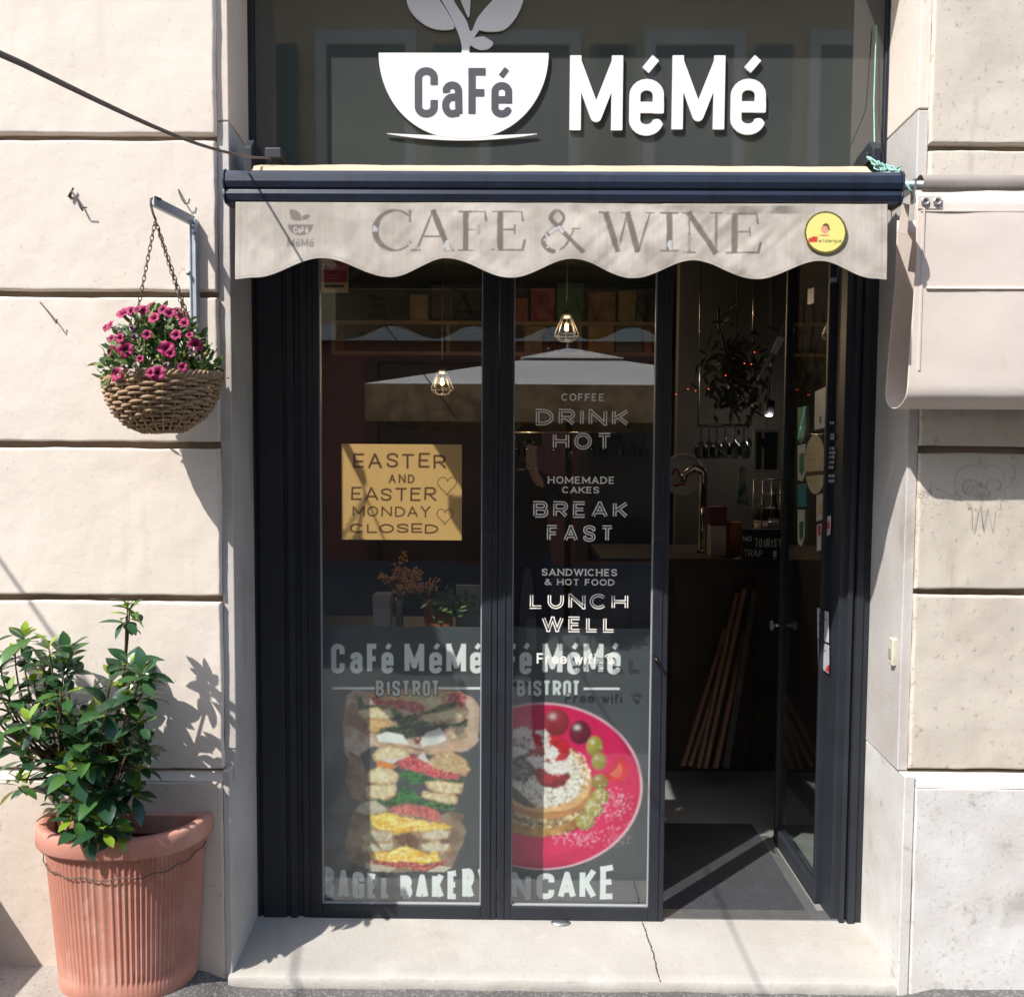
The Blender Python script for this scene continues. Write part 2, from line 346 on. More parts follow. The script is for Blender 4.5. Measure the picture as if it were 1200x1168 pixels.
def plate(name, fun, bounds, step, Y, thick, m, parent=None):
    """solid flat shape facing -Y: fun(X,Z) > 0 inside; contour meshed by marching squares"""
    x0, x1, z0, z1 = bounds; nx = int((x1 - x0) / step) + 2; nz = int((z1 - z0) / step) + 2
    gx = x0 + np.arange(nx) * step; gz = z0 + np.arange(nz) * step
    X, Z = np.meshgrid(gx, gz); F = fun(X, Z); F = np.where(np.abs(F) < 1e-7, 1e-7, F); I = F > 0
    I[0] = I[-1] = False; I[:, 0] = I[:, -1] = False; F = np.where(I, np.maximum(F, 1e-7), np.minimum(F, -1e-7))
    vs = []; key = {}; fs = []
    def cv(i, j):
        k = (i, j)
        if k not in key: key[k] = len(vs); vs.append((gx[j], gz[i]))
        return key[k]
    def ev(i, j, e):
        if e == 0: a, b = (i, j), (i, j + 1)
        elif e == 1: a, b = (i, j + 1), (i + 1, j + 1)
        elif e == 2: a, b = (i + 1, j), (i + 1, j + 1)
        else: a, b = (i, j), (i + 1, j)
        k = (a, b)
        if k not in key:
            t = F[a] / (F[a] - F[b]); t = min(max(t, .02), .98); key[k] = len(vs)
            vs.append((gx[a[1]] + (gx[b[1]] - gx[a[1]]) * t, gz[a[0]] + (gz[b[0]] - gz[a[0]]) * t))
        return key[k]
    code = I[:-1, :-1] * 1 + I[:-1, 1:] * 2 + I[1:, 1:] * 4 + I[1:, :-1] * 8
    for i, j in zip(*np.nonzero(code)):
        c = code[i, j]; cs = [(i, j), (i, j + 1), (i + 1, j + 1), (i + 1, j)]
        if c in (5, 10):
            for q in range(4):
                if c >> q & 1: fs.append((cv(*cs[q]), ev(i, j, q), ev(i, j, (q + 3) % 4)))
            continue
        poly = []
        for q in range(4):
            if c >> q & 1: poly.append(cv(*cs[q]))
            if (c >> q & 1) != (c >> ((q + 1) % 4) & 1): poly.append(ev(i, j, q))
        fs.append(tuple(poly))
    n = len(vs); V = [(x, Y, z) for x, z in vs]; FF = list(fs)
    if thick:
        V += [(x, Y - thick, z) for x, z in vs]; ed = {}
        for f in fs:
            for a, b in zip(f, f[1:] + f[:1]):
                if (b, a) in ed: del ed[(b, a)]
                else: ed[(a, b)] = 1
        FF = [tuple(i + n for i in f) for f in fs] + [tuple(reversed(f)) for f in fs] + [(a, b, b + n, a + n)[::-1] for a, b in ed]
    b = MB(); b.add(V, FF); return b.build(name, m, parent, fix=False)
def stroke_plate(name, st, Y, thick, m, parent=None, step=.0015, inline=0):
    pts = np.concatenate([p for p, *_ in st]); hw = max(h.max() for _, h, *_ in st); e = hw + 2.5 * step
    def fun(X, Z):
        f = field(st, X, Z)
        return np.minimum(f, hw - inline - f) if inline else f
    return plate(name, fun, (pts[:, 0].min() - e, pts[:, 0].max() + e, pts[:, 1].min() - e, pts[:, 1].max() + e), step, Y, thick, m, parent)
def ptext(s, xl, xr, yt, yb, Y, **k):
    """word measured on the photograph: left, right, cap line, baseline in photo pixels, standing at depth Y"""
    a, zt = P(xl, yt, Y); b, zb = P(xr, yb, Y); return text(s, a, b, zb, zt, **k)

class Paint:
    """a printed picture: colours computed per point of a fine sheet at depth Y (albedo only)"""
    def __init__(s, xl, xr, yt, yb, Y, base, step=1.0):
        s.Y = Y; a, zt = P(xl, yt, Y); b, zb = P(xr, yb, Y); nu = int((xr - xl) / step); nv = int((yb - yt) / step)
        X, Z = np.meshgrid(np.linspace(a, b, nu), np.linspace(zt, zb, nv)); s.V = np.stack([X, np.full_like(X, Y), Z], -1); s.X = X; s.Z = Z
        s.x, s.y = proj(s.V); s.c = np.zeros(X.shape + (3,)); s.c[:] = lin(base); s.px = (b - a) / nu
    def over(s, cov, col):
        cov = np.clip(cov, 0, 1)[..., None]; col = lin(col) if not (isinstance(col, np.ndarray) and col.ndim == 3) else col
        s.c = s.c * (1 - cov) + col * cov
    def poly(s, pts, col, col2=None, jit=0, jsc=.15, soft=1, nsc=.2, seed=0, nc=1.0, alpha=1):
        jx = fbm(s.x * jsc, s.y * jsc, seed) * jit; jy = fbm(s.x * jsc + 50, s.y * jsc + 9, seed + 5) * jit
        f = polyfield(pts, s.x + jx, s.y + jy); cc = s.mixn(col, col2, nsc, seed, nc); s.over(alpha * (f / soft + .5), np.broadcast_to(cc, s.c.shape)); return f
    def mixn(s, col, col2, nsc, seed, nc):
        if col2 is None: return lin(col)
        t = np.clip(.5 + nc * fbm(s.x * nsc, s.y * nsc, seed + 3), 0, 1)[..., None]
        return lin(col) * (1 - t) + lin(col2) * t
    def ell(s, cx, cy, rx, ry, col, col2=None, rot=0, jit=0, jsc=.15, soft=1, nsc=.2, seed=0, nc=1.0, shade=0, hl=None, alpha=1):
        jx = fbm(s.x * jsc, s.y * jsc, seed) * jit; jy = fbm(s.x * jsc + 50, s.y * jsc + 9, seed + 5) * jit
        c, q = math.cos(rad(rot)), math.sin(rad(rot)); u = s.x + jx - cx; v = s.y + jy - cy; u, v = (u * c + v * q) / rx, (-u * q + v * c) / ry
        r = np.hypot(u, v); f = (1 - r) * min(rx, ry); col = s.mixn(col, col2, nsc, seed, nc)
        if shade: col = col * (1 - shade * np.clip((u * .5 + v * .7 + r * r * .6), 0, 1))[..., None] * np.ones_like(s.c)
        if hl is not None:
            h = np.exp(-(((u + .3) / .28) ** 2 + ((v + .42) / .22) ** 2))[..., None] * hl; col = col * (1 - h) + h * .9
        s.over(alpha * (f / soft + .5), np.broadcast_to(col, s.c.shape) if col.ndim == 1 else col); return r
    def strokes(s, st, col, grow=0, alpha=1):
        f = field(st, s.X, s.Z) + grow; s.over(alpha * (f / s.px + .5), col)
    def text(s, word, xl, xr, yt, yb, col, grow=0, alpha=1, **k): s.strokes(ptext(word, xl, xr, yt, yb, s.Y, **k), col, grow, alpha)
    def dust(s, cx, cy, rx, ry, col, n, size=1.2, seed=0, fall=1):
        r = np.random.default_rng(seed)
        for _ in range(n):
            a = r.uniform(0, 6.28); q = r.uniform(0, 1) ** (.5 * fall); x = cx + rx * q * math.cos(a); y = cy + ry * q * math.sin(a); z = size * r.uniform(.4, 1)
            sel = (np.abs(s.x - x) < 4) & (np.abs(s.y - y) < 4); f = z - np.hypot(s.x[sel] - x, s.y[sel] - y)
            cv = np.clip(f + .5, 0, 1)[:, None]; s.c[sel] = s.c[sel] * (1 - cv) + lin(col) * cv
    def build(s, name, m, parent=None): return grid_obj(name, s.V, m, parent, s.c, smooth=False, flip=True)
# ------------------------------------------------------------------ materials of the setting
plL = mat('plaster_left', (217, 207, 195), (206, 195, 183), 1.6, .9, .0022, 16, speck=(192, 178, 164), sscale=55, samt=.1)
stains('plaster_left', (186, 170, 154), 3, .56, .8, .3, (1, 1, .5))
stains('plaster_left', (178, 164, 150), 4, .6, .82, .4, (3.5, 1, .3)); stains('plaster_left', (160, 146, 132), 24, .7, .75, .35)
cracks('plaster_left', (150, 132, 116), 2.2, .006, .6, .35)
plR = mat('plaster_right', (200, 192, 179), (188, 179, 166), 2.6, .92, .0018, 20, speck=(140, 128, 114), sscale=45, samt=.15)
stains('plaster_right', (158, 147, 133), 3.2, .52, .72, .5, (1, 1, .6)); stains('plaster_right', (206, 198, 184), 6, .56, .72, .5); stains('plaster_right', (136, 124, 110), 5, .6, .78, .5, (3, 1, .35)); stains('plaster_right', (120, 110, 98), 22, .68, .74, .5); cracks('plaster_right', (148, 136, 122), 3.4, .009, .56, .4, (.6, 1, 1.3))
plD = mat('plaster_plinth', (210, 198, 184), (198, 184, 169), 2.0, .9, .0022, 20, speck=(180, 166, 150), sscale=60, samt=.1)
stains('plaster_plinth', (160, 148, 134), 5, .58, .8, .35)
marb = mat('marble', (212, 210, 207), (196, 193, 189), 5, .6, .001, 60, detail=10, speck=(160, 154, 148), sscale=85, samt=.15)
stains('marble', (168, 160, 150), 3, .48, .72, .5); stains('marble', (142, 134, 126), 16, .62, .72, .55); stains('marble', (126, 114, 102), 2.1, .66, .74, .5); cracks('marble', (150, 142, 134), 4, .006, .62, .5)
marbj = mat('marble_jamb', (196, 192, 188), (176, 170, 164), 4, .6, .0015, 50, detail=9)
stains('marble_jamb', (138, 124, 108), 5, .56, .76, .6, (1, 1, .5))
sillm = mat('travertine', (174, 171, 165), (162, 157, 149), 4, .65, .002, 80, detail=9, speck=(156, 148, 136), sscale=70, samt=.1)
stains('travertine', (166, 158, 144), 3, .5, .75, .5); stains('travertine', (132, 124, 114), 9, .62, .78, .45); stains('travertine', (186, 183, 176), 6, .55, .7, .5); cracks('travertine', (120, 112, 102), 1.3, .004, .6, .5, (1, .6, 1))
asph = mat('asphalt', (100, 98, 95), (80, 78, 76), 4, .9, .006, 70, speck=(158, 154, 148), sscale=110, samt=.55)
stains('asphalt', (70, 68, 66), 3, .5, .7, .5)
conc = mat('concrete', (172, 166, 158), (146, 140, 132), 5, .9, .004, 60, speck=(110, 105, 98), sscale=90, samt=.4)
blk = mat('black_paint', (40, 44, 51), (34, 37, 43), 9, .5, .0005, 14, spec=.35); stains('black_paint', (58, 62, 68), 7, .6, .85, .4, (6, 6, .25))
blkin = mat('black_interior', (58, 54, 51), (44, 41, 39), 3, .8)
bead = mat('glazing_bead', (150, 152, 154), None, rough=.45)
alu = mat('aluminium', (190, 192, 192), (168, 170, 170), 20, .38, metal=.85)
dark = mat('dark_wood', (54, 41, 32), (36, 27, 21), 6, .6, .001, 40)
tile = mat('floor_tile', (142, 142, 138), (122, 122, 118), 3, .45)
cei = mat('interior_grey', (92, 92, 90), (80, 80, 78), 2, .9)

def glass(name, tint=(232, 238, 236), ior=1.75, rough=.0):
    m = bpy.data.materials.new(name); m.use_nodes = True; n = m.node_tree.nodes; l = m.node_tree.links; n.clear()
    o = n.new('ShaderNodeOutputMaterial'); mx = n.new('ShaderNodeMixShader'); t = n.new('ShaderNodeBsdfTransparent'); g = n.new('ShaderNodeBsdfGlossy'); f = n.new('ShaderNodeFresnel')
    t.inputs[0].default_value = L4(tint); g.inputs['Roughness'].default_value = rough; g.inputs[0].default_value = (.95, .97, 1, 1); 
    ge = n.new('ShaderNodeNewGeometry'); mr = n.new('ShaderNodeMapRange'); mr.inputs[3].default_value = ior; mr.inputs[4].default_value = 1 / ior
    l.new(ge.outputs['Backfacing'], mr.inputs[0]); l.new(mr.outputs[0], f.inputs[0])
    l.new(f.outputs[0], mx.inputs[0]); l.new(t.outputs[0], mx.inputs[1]); l.new(g.outputs[0], mx.inputs[2]); l.new(mx.outputs[0], o.inputs[0]); return m
gla = glass('window_glass', (250, 253, 252), 1.78)

# ------------------------------------------------------------------ ground
def gz(x, y):
    a = np.clip((x + .97) / .1, 0, 1) * np.clip((1.26 - x) / .1, 0, 1)
    return -.032 * a + (1 - a) * np.where(x < 0, .012, -.004) - .03 * np.clip(-y - .5, 0, 6) / 6 + .004 * fbm(x * 4, y * 4, 3)
gx = np.concatenate([np.linspace(-60, -3, 20), np.linspace(-2.9, 2.9, 150), np.linspace(3, 60, 20)])
gy = np.concatenate([np.linspace(-60, -3, 20), np.linspace(-2.9, .02, 90)])
X, Y = np.meshgrid(gx, gy)
g = grid_obj('street_asphalt', np.stack([X, Y, gz(X, Y)], -1), asph); tag(g, kind='structure')
m = MB(); 
X, Y = np.meshgrid(np.linspace(-4, -1.28, 60), np.linspace(-.42, .0, 14))
edge = -.42 + .42 * (X * 0)
Z = gz(X, Y) + .006 + .003 * fbm(X * 9, Y * 9, 8)
Xe = X.copy(); Xe[:, -1] += .03 * fbm(Y[:, -1] * 20, Y[:, -1], 4)
g = grid_obj('pavement_concrete', np.stack([Xe, Y, Z], -1), conc); tag(g, kind='structure')

# ------------------------------------------------------------------ facade
facade = thing('cafe_building', 'cream plastered building front with wide grooved stone courses around the doorway', 'building', (0, 0, 0))
grv = mat('groove_shade', (150, 132, 116), (118, 102, 88), 9, .95)  # darkened core colour stands in for shade inside the grooves
def block(name, x0, x1, z0, z1, m, y0=0.0, back=.03, r=.0055, amp=.0035, seed=0, lo_l=False, step=.02):
    nu = max(int((x1 - x0) / step), 8); nv = max(int((z1 - z0) / step), 6)
    def ax(a, b, n): 
        e = np.array([0, .0015, .004, .008]); return np.concatenate([a + e, np.linspace(a + .014, b - .014, n), b - e[::-1]])
    xs = ax(x0, x1, nu); zs = ax(z0, z1, nv); X, Z = np.meshgrid(xs, zs)
    d = np.minimum(np.minimum(X - x0, x1 - X), np.minimum(Z - z0, z1 - Z)); k = np.clip(1 - d / r, 0, 1)
    y = y0 + r * (1 - np.sqrt(np.clip(1 - k * k, 0, 1))) + amp * fbm(X * 5, Z * 5, seed) * (1 - .5 * k) + .0012 * fbm(X * 30, Z * 30, seed + 9)
    ex = np.clip(1 - np.minimum(X - x0, x1 - X) / .02, 0, 1); ez = np.clip(1 - np.minimum(Z - z0, z1 - Z) / .02, 0, 1)
    X2 = X + ex * .0045 * fbm(X * 3, Z * 14, seed + 21); Z2 = Z + ez * .004 * fbm(X * 9, Z * 3, seed + 33)
    V = np.stack([X2, y, Z2], -1); V = np.pad(V, ((1, 1), (1, 1), (0, 0)), 'edge')
    V[0, :, 1] = V[-1, :, 1] = back; V[:, 0, 1] = V[:, -1, 1] = back
    return grid_obj(name, V, m, facade)
XBL, XBR = -.903, 1.187
gL = [.632, 1.167, 1.630, 2.078, 2.533, 3.0, 3.5]
for i, (a, b) in enumerate(zip(gL, gL[1:])): block('wall_block', -3.4, XBL, a + .010, b - .010, plL, seed=i * 7)
gR = [.655, 1.205, 1.631, 2.07, 2.511, 3.0, 3.5]
for i, (a, b) in enumerate(zip(gR, gR[1:])): block('wall_block', XBR, 3.4, a + .010, b - .010, plR, seed=50 + i * 7, amp=.005)
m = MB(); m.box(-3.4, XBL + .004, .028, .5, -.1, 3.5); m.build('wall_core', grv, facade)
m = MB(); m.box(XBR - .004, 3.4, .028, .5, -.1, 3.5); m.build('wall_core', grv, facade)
m = MB(); m.box(-4.5, 4.5, .0, .5, 3.5, 7); m.build('upper_wall', plL, facade)
m = MB(); m.box(-.9, 1.18, .004, .5, 3.31, 3.499); m.build('lintel', marbj, facade)
# plinths
block('plinth', -3.4, XBL + .001, -.06, .605, plD, y0=-.006, seed=90, r=.006)
m = MB(); m.prism_x([(-.004, .606), (.03, .606), (.03, .634), (.010, .634)], -3.4, XBL + .001); m.build('plinth_ledge', plL, facade)
block('plinth', XBR + .008, 3.4, -.06, .618, marb, y0=-.03, seed=97, r=.004, amp=.004)
m = MB(); m.prism_x([(-.031, .619), (.03, .619), (.03, .652), (-.008, .652)], XBR + .008, 3.4); m.build('plinth_ledge', mat('ledge_white', (216, 210, 200), (200, 192, 180), 6, .8), facade)
# jambs: upper stone and base stone each side, butt joint sloping in the reveal
def jamb(name, pts, z0, z1, m, slope=0):
    b = MB(); n = len(pts); vs = [(x, y, z0) for x, y in pts] + [(x, y, z1 + slope * y) for x, y in pts]
    b.add(vs, [tuple(range(n)), tuple(reversed(range(n, 2 * n)))] + [(i, (i + 1) % n, n + (i + 1) % n, n + i)[::-1] for i in range(n)])
    return b.build(name, m, facade, bevel=.003)
LJ = [(-.9035, .02), (-.868, .02), (-.888, .29), (-.888, .42), (-.97, .42), (-.97, .029), (-.9035, .029)]
LJb = [(-.9015, -.004), (-.880, -.004), (-.889, .29), (-.889, .42), (-.97, .42), (-.97, .029), (-.9015, .029)]
jamb('jamb', LJ, .70, 2.585, marbj); jamb('jamb', LJ, 2.588, 3.36, plL)
jamb('jamb_base', LJb, -.05, .64, marbj, .15)
jamb('jamb_joint', [(-.9, .024), (-.872, .024), (-.8875, .29), (-.8875, .42), (-.96, .42), (-.96, .028)], .6, .72, marbj)
RJ = [(1.1865, .012), (1.155, .012), (1.170, .29), (1.170, .42), (1.26, .42), (1.26, .029), (1.1865, .029)]
RJb = [(1.1915, -.028), (1.160, -.028), (1.171, .29), (1.171, .42), (1.26, .42), (1.26, .029), (1.1915, .029)]
jamb('jamb', RJ, .655, 2.62, marbj); jamb('jamb', RJ, 2.625, 3.36, plL); jamb('jamb_base', RJb, -.05, .652, marb)
# marble doorstep
n = 100; xs = np.linspace(-.887, 1.158, n)
def stepgrid(x0, x1, nm):
    xs = np.linspace(x0, x1, int((x1 - x0) / .02)); prof = [(-.018, -.06), (-.021, -.028), (-.018, -.004), (-.012, .0015), (.02, .0035), (.1, .010), (.2, .018), (.30, .024), (.34, .024)]
    V = np.array([[(x, y, z) for x in xs] for y, z in prof]); V[..., 2] += .0015 * fbm(V[..., 0] * 8, V[..., 1] * 8, 5); V[:4, :, 1] += .006 * fbm(V[:4, :, 0] * 14, V[:4, :, 2] * 30, 6); V[1:5, :, 2] -= .006 * np.clip(fbm(V[1:5, :, 0] * 22, V[1:5, :, 1] * 40, 9) - .15, 0, 1)
    q = .012 * (V[..., 1] < .02); V[..., 0] += 0
    return grid_obj(nm, V, sillm, facade)
stepgrid(-.889, 1.17, 'doorstep')
m = MB(); pts = [P(758, 1078, .27), P(762, 1098, .18), P(766, 1112, .13), P(768, 1130, .07), P(772, 1142, .02), P(774, 1152, -.018)]
ys = [.27, .19, .14, .08, .02, -.014]; zs = [.0242, .0190, .0148, .0098, .0054, -.001]
yy = np.linspace(.27, -.016, 26); m.tube([(.425 + .06 * (.27 - y) + .012 * float(fbm(np.array(y * 14), np.array(.3), 3)) + .004 * float(fbm(np.array(y * 60), np.array(.7), 4)), y, float(np.interp(-y, [-q for q in ys], zs)) + .0006) for y in yy], [.0010 + .0013 * abs(math.sin(i * 1.3)) for i in range(26)], 5); m.build('doorstep_crack', mat('crack_dark', (70, 64, 56), rough=.9), facade)
m = MB(); m.lathe([(0, .0), (.026, .0), (.026, .0015), (0, .0015)], (P(657, 1083, .26)[0], .262, .0235), 16, sx=1.3, sy=.7); m.build('floor_bolt_plate', alu, facade)

# ------------------------------------------------------------------ shopfront frame
YF = .28
fr = thing('shopfront_frame', 'black metal frame lining the whole doorway, with a broad ribbed post on its left', 'door frame', (0, 0, 0))
ZT, ZB = 2.42, .022
def px(x, y=700, Y=YF): return P(x, y, Y)[0]
xa, xb = -.888, px(361)
w_ = xb - xa
prof = []
marks = [(0, 0), (.05, 0), (.05, .008), (.12, .008), (.12, -.004), (.55, -.004), (.57, .004), (.62, .004), (.64, -.006), (.76, -.006), (.78, .006), (.86, .006), (.88, -.002), (1, -.002)]
pol = [(xa + u * w_, YF + d) for u, d in marks] + [(xb, .36), (xa, .36)]
m = MB(); m.prism_z(pol, ZB, ZT); m.build('ribbed_post', blk, fr, bevel=.0015)
xc, xd = px(986), 1.1695
w_ = xd - xc
marks = [(0, .02), (.22, .02), (.24, .0), (.40, .0), (.42, .014), (.5, .014), (.52, -.004), (.75, -.004), (.77, .004), (1, .004)]
pol = [(xc + u * w_, YF + d) for u, d in marks] + [(xd, .40), (xc, .40)]
m = MB(); m.prism_z(pol, ZB, ZT); m.build('ribbed_post', blk, fr, bevel=.0015)
m = MB(); m.box(xa, 1.1695, .275, .37, ZT + .0005, 2.50); m.build('transom_rail', blk, fr, bevel=.003)
m = MB(); m.box(-.888, px(300, 100), .262, .34, 2.5005, 3.36); m.build('side_post', blk, fr, bevel=.003)
m = MB(); m.box(px(1034, 100), 1.1695, .262, .34, 2.5005, 3.36); m.box(px(1034, 100) + .012, 1.165, .254, .262, 2.5005, 3.36); m.build('side_post', blk, fr, bevel=.003)

def leaf(x0, x1, sl, sr, zb, zt, label):
    t = thing('glazed_door_leaf', label, 'glass door', ((x0 + x1) / 2, YF, zb)); b = MB(); yb = YF + .045
    rb, rt = .047, .07; y0 = YF - .004
    for (a, c, d, e) in ((x0, x0 + sl, zb, zt), (x1 - sr, x1, zb, zt), (x0 + sl, x1 - sr, zb, zb + rb), (x0 + sl, x1 - sr, zt - rt, zt)): b.box(a, c, y0, yb, d, e)
    b.build('leaf_frame', blk, t, bevel=.003)
    for xx in (x0 + sl * .45, x1 - sr * .45):
        b = MB(); b.box(xx - .003, xx + .003, y0 - .004, y0 + .002, zb + .01, zt - .01); b.build('edge_strip', blk, t, bevel=.001)
    b = MB(); a, c, d, e = x0 + sl, x1 - sr, zb + rb, zt - rt
    for (q, r_, s_, u) in ((a, a + .004, d, e), (c - .004, c, d, e), (a + .004, c - .004, d, d + .004)): b.box(q, r_, YF + .004, YF + .016, s_, u)
    b.build('glazing_bead', bead, t)
    b = MB(); b.box(a, c, YF + .010, YF + .014, d, e); b.build('pane', gla, t)
    return t
xm = px(583.5)
leafA = leaf(xb + .0008, xm - .001, px(375) - xb, xm - px(565), ZB, ZT - .0015, 'closed glass door leaf carrying the yellow holiday notice and bagel poster')
leafB = leaf(xm + .001, px(783), px(600) - xm, px(783) - px(765), ZB, ZT - .0015, 'closed glass door leaf lettered with drink, breakfast and lunch offers')
m = MB(); hx, hz = P(767, 770, .27); m.tube([(hx, .278, hz), (hx, .25, hz), (hx + .006, .245, hz - .005), (hx + .035, .242, hz - .05)], [.006, .006, .005, .004], 8); m.build('handle', mat('dark_metal', (58, 56, 54), rough=.35, metal=.9), leafB)
m = MB(); m.lathe([(0, 0), (.010, 0), (.012, .004), (0, .006)], (0, 0, 0), 12); 
# window lettering of leaf B (vinyl on the outside of the pane)
vin = mat('vinyl_white', (226, 222, 214), None, rough=.6)
YL = YF + .0095
def vinyl(s, xl, xr, yt, yb, inline=0, **k):
    st = ptext(s, xl, xr, yt, yb, YL, **k); stroke_plate('lettering', st, YL, .0006, vin, leafB, step=.0011, inline=inline)
sk = dict(din=False, t=.17, gap=.22, serif=.16)
vinyl('COFFEE', 658, 708, 461, 470, **sk)
ik = dict(din=False, t=.22, gap=.30, inline=.0021)
vinyl('DRINK', 628, 737, 479, 499, **ik); vinyl('HOT', 648, 717, 507, 527, **ik)
vinyl('HOMEMADE', 642, 720, 558, 567, **sk); vinyl('CAKES', 659, 702, 570, 578, **sk)
vinyl('BREAK', 625, 736, 587, 607, **ik); vinyl('FAST', 641, 719, 615, 635, **ik)
vinyl('SANDWICHES', 635, 723, 666, 675, **sk); vinyl('& HOT FOOD', 638, 720, 678, 686, **sk)
vinyl('LUNCH', 621, 736, 695, 714, **ik); vinyl('WELL', 635, 721, 722, 741, **ik)
vinyl('Free wifi', 629, 698, 765, 778, din=False, t=.17, gap=.13, serif=.1)
# wifi mark: bowl with leaf under two arcs
cx, cz = P(716, 775, YL); u = .0029
def wf(X, Z):
    x = (X - cx) / u; z = (Z - cz) / u; r = np.hypot(x, z)
    f = np.where((z < 0) & (np.hypot(x, z / .95) < 3.4), 1.0, -1.0)
    for q in (6.6, 9.2): f = np.maximum(f, np.where(z > np.abs(x) * .75, .55 - np.abs(r - q), -1))
    f = np.maximum(f, 1 - np.hypot((x - 1.3 - .4 * z) / 1.5, (z - 1.8) / 1.1)); f = np.maximum(f, 1 - np.hypot((x + 1.6 + .4 * z) / 1.6, (z - 2.4) / 1.2)); return f
plate('lettering', wf, (cx - .04, cx + .04, cz - .02, cz + .04), .0011, YL, .0006, vin, leafB)

# open leaf, folded back into the shop at right angles
XO = 1.052
op = thing('glazed_door_leaf', 'open glass door leaf swung into the cafe, covered in stickers', 'glass door', (XO, .34, ZB))
b = MB()
for (a, c, d, e) in ((.405, .425, ZB, ZT), (.872, .892, ZB, ZT), (.425, .872, ZB, ZB + .062), (.425, .872, ZT - .05, ZT)): b.box(XO, XO + .045, a, c, d, e)
b.build('leaf_frame', blk, op, bevel=.003)
b = MB(); b.box(XO + .014, XO + .019, .425, .872, ZB + .062, ZT - .05); b.build('pane', gla, op)
def PX(x, y, X=XO):
    d = RN @ np.array([(x - 600) / 1000, -(y - 584) / 1000, -1]); p = CAMP + d * ((X - CAMP[0]) / d[0]); return float(p[1]), float(p[2])
y_, z_ = PX(921, 738, XO)
b = MB(); b.tube([(XO - .03 + .0, .88 + .016 * math.cos(a), z_ + .016 * math.sin(a)) for a in np.linspace(0, 2 * math.pi, 17)[:-1]], .004, 6, closed=True); b.tube([(XO + .001, .88, z_), (XO - .016, .88, z_)], .006, 8); b.tube([(XO - .03, .864, z_), (XO - .016, .88, z_)], .004, 6); b.build('pull_ring', alu, op)
# ------------------------------------------------------------------ cafe sign above the awning
sg = thing('cafe_sign', 'dark glossy fascia panel with raised white letters and cup emblem', 'shop sign', (.14, .27, 2.52))
YS = .272
pan = mat('fascia_dark', (66, 69, 66), (60, 63, 61), 3, .025, 0, spec=.5); m_tools['fascia_dark'][2].inputs['IOR'].default_value = 1.85
m = MB(); m.box(px(300, 100) + .0005, px(1034, 100) - .0005, YS, YS + .02, 2.502, 3.359); m.build('fascia_panel', pan, sg)
wht = mat('letter_white', (214, 216, 218), (206, 208, 210), 6, .5); gry = mat('letter_greywhite', (176, 172, 172), None, rough=.5); drk = mat('letter_dark', (62, 66, 72), None, rough=.5)
YE, TH = YS - .006, .006
def raised(s, boxes, m, parent, Y, th, t, **k):
    for ch, (xl, xr, yt, yb) in zip(s, boxes):
        st = ptext(ch, xl, xr, yt, yb, Y, t=t, gap=.1, **k); stroke_plate('letter', st, Y, th, m, parent, step=.0016)
def standoff(Y): pass
# big letters: cap line y=66, baseline y=160
raised('MéMé', [(668, 729, 66, 160), (738, 777, 69, 160), (788, 848, 66, 159), (857, 896, 69, 159)], wht, sg, YE, TH, .145)
# cup
x0, zt = P(444, 63, YE); x1, _ = P(643, 65, YE); _, zb = P(600, 156, YE); _, zs = P(600, 165, YE); cxm = (x0 + x1) / 2; hw = (x1 - x0) / 2; hh = zt - zb
bowl = [(x0, zt), (x1, zt)] + [(cxm + hw * math.cos(a) ** .9 if math.cos(a) > 0 else cxm - hw * abs(math.cos(a)) ** .9, zt - (zt - zs - .004) * math.sin(a) ** 1.0) for a in np.linspace(.06, math.pi - .06, 44)]
plate('cup', lambda X, Z: polyfield(bowl, X, Z), (x0 - .01, x1 + .01, zs - .01, zt + .01), .0025, YE, TH, wht, sg)
a0, z0 = P(445, 156, YE); a1, _ = P(638, 157, YE); _, z1 = P(545, 165.5, YE)
sau = [(a0 + (a1 - a0) * t, z0 - (z0 - z1) * (1 - (2 * t - 1) ** 2)) for t in np.linspace(0, 1, 40)] + [(a0 + (a1 - a0) * t, z0 - .001 - .011 * (1 - abs(2 * t - 1)) ** .8) for t in np.linspace(1, 0, 40)]
plate('saucer', lambda X, Z: polyfield(sau, X, Z), (a0 - .01, a1 + .01, z1 - .01, z0 + .01), .0022, YE - .0005, TH - .001, wht, sg)
for ch, (xl, xr, yt, yb) in zip('CaFé', [(486, 513, 79, 138), (518, 542, 96.5 - 22, 138), (549, 573, 80, 138), (576, 600, 81, 138)]):
    if ch == 'a': yt = 80
    st = ptext(ch, xl, xr, yt, yb, YE - TH - .0004, t=.15, gap=.1); stroke_plate('letter', st, YE - TH - .0004, .0006, drk, sg, step=.0013)
# sprout
def pp(l, Y=YE): return [P(x, y, Y) for x, y in l]
def cr(l, n=8): return spl(l, n)
stem = cr([(541, 64), (541, 54), (537, 40), (527, 18), (517, 0), (505, -28)]) + cr([(520, -28), (532, 2), (546, 24), (552, 38), (560, 22), (575, 4), (592, -12)]) + cr([(598, -6), (580, 14), (566, 30), (552, 52), (550, 64)])
lf1 = cr([(476, -8), (479, 10), (492, 26), (510, 35), (532, 34), (526, 18), (512, -4), (498, -30)]) + cr([(488, -34), (478, -22), (476, -8)])
lf2 = cr([(534, -30), (537, -8), (546, 16), (550, 20), (552, -6), (556, -30)])
lf3 = cr([(560, 36), (572, 38), (590, 36), (603, 24), (612, 6), (616, -14), (622, -40)]) + cr([(600, -32), (590, -8), (574, 14), (560, 36)])
lf4 = cr([(550, 52), (556, 46), (566, 44), (574, 48), (578, 52), (572, 58), (562, 59), (553, 55), (550, 52)])
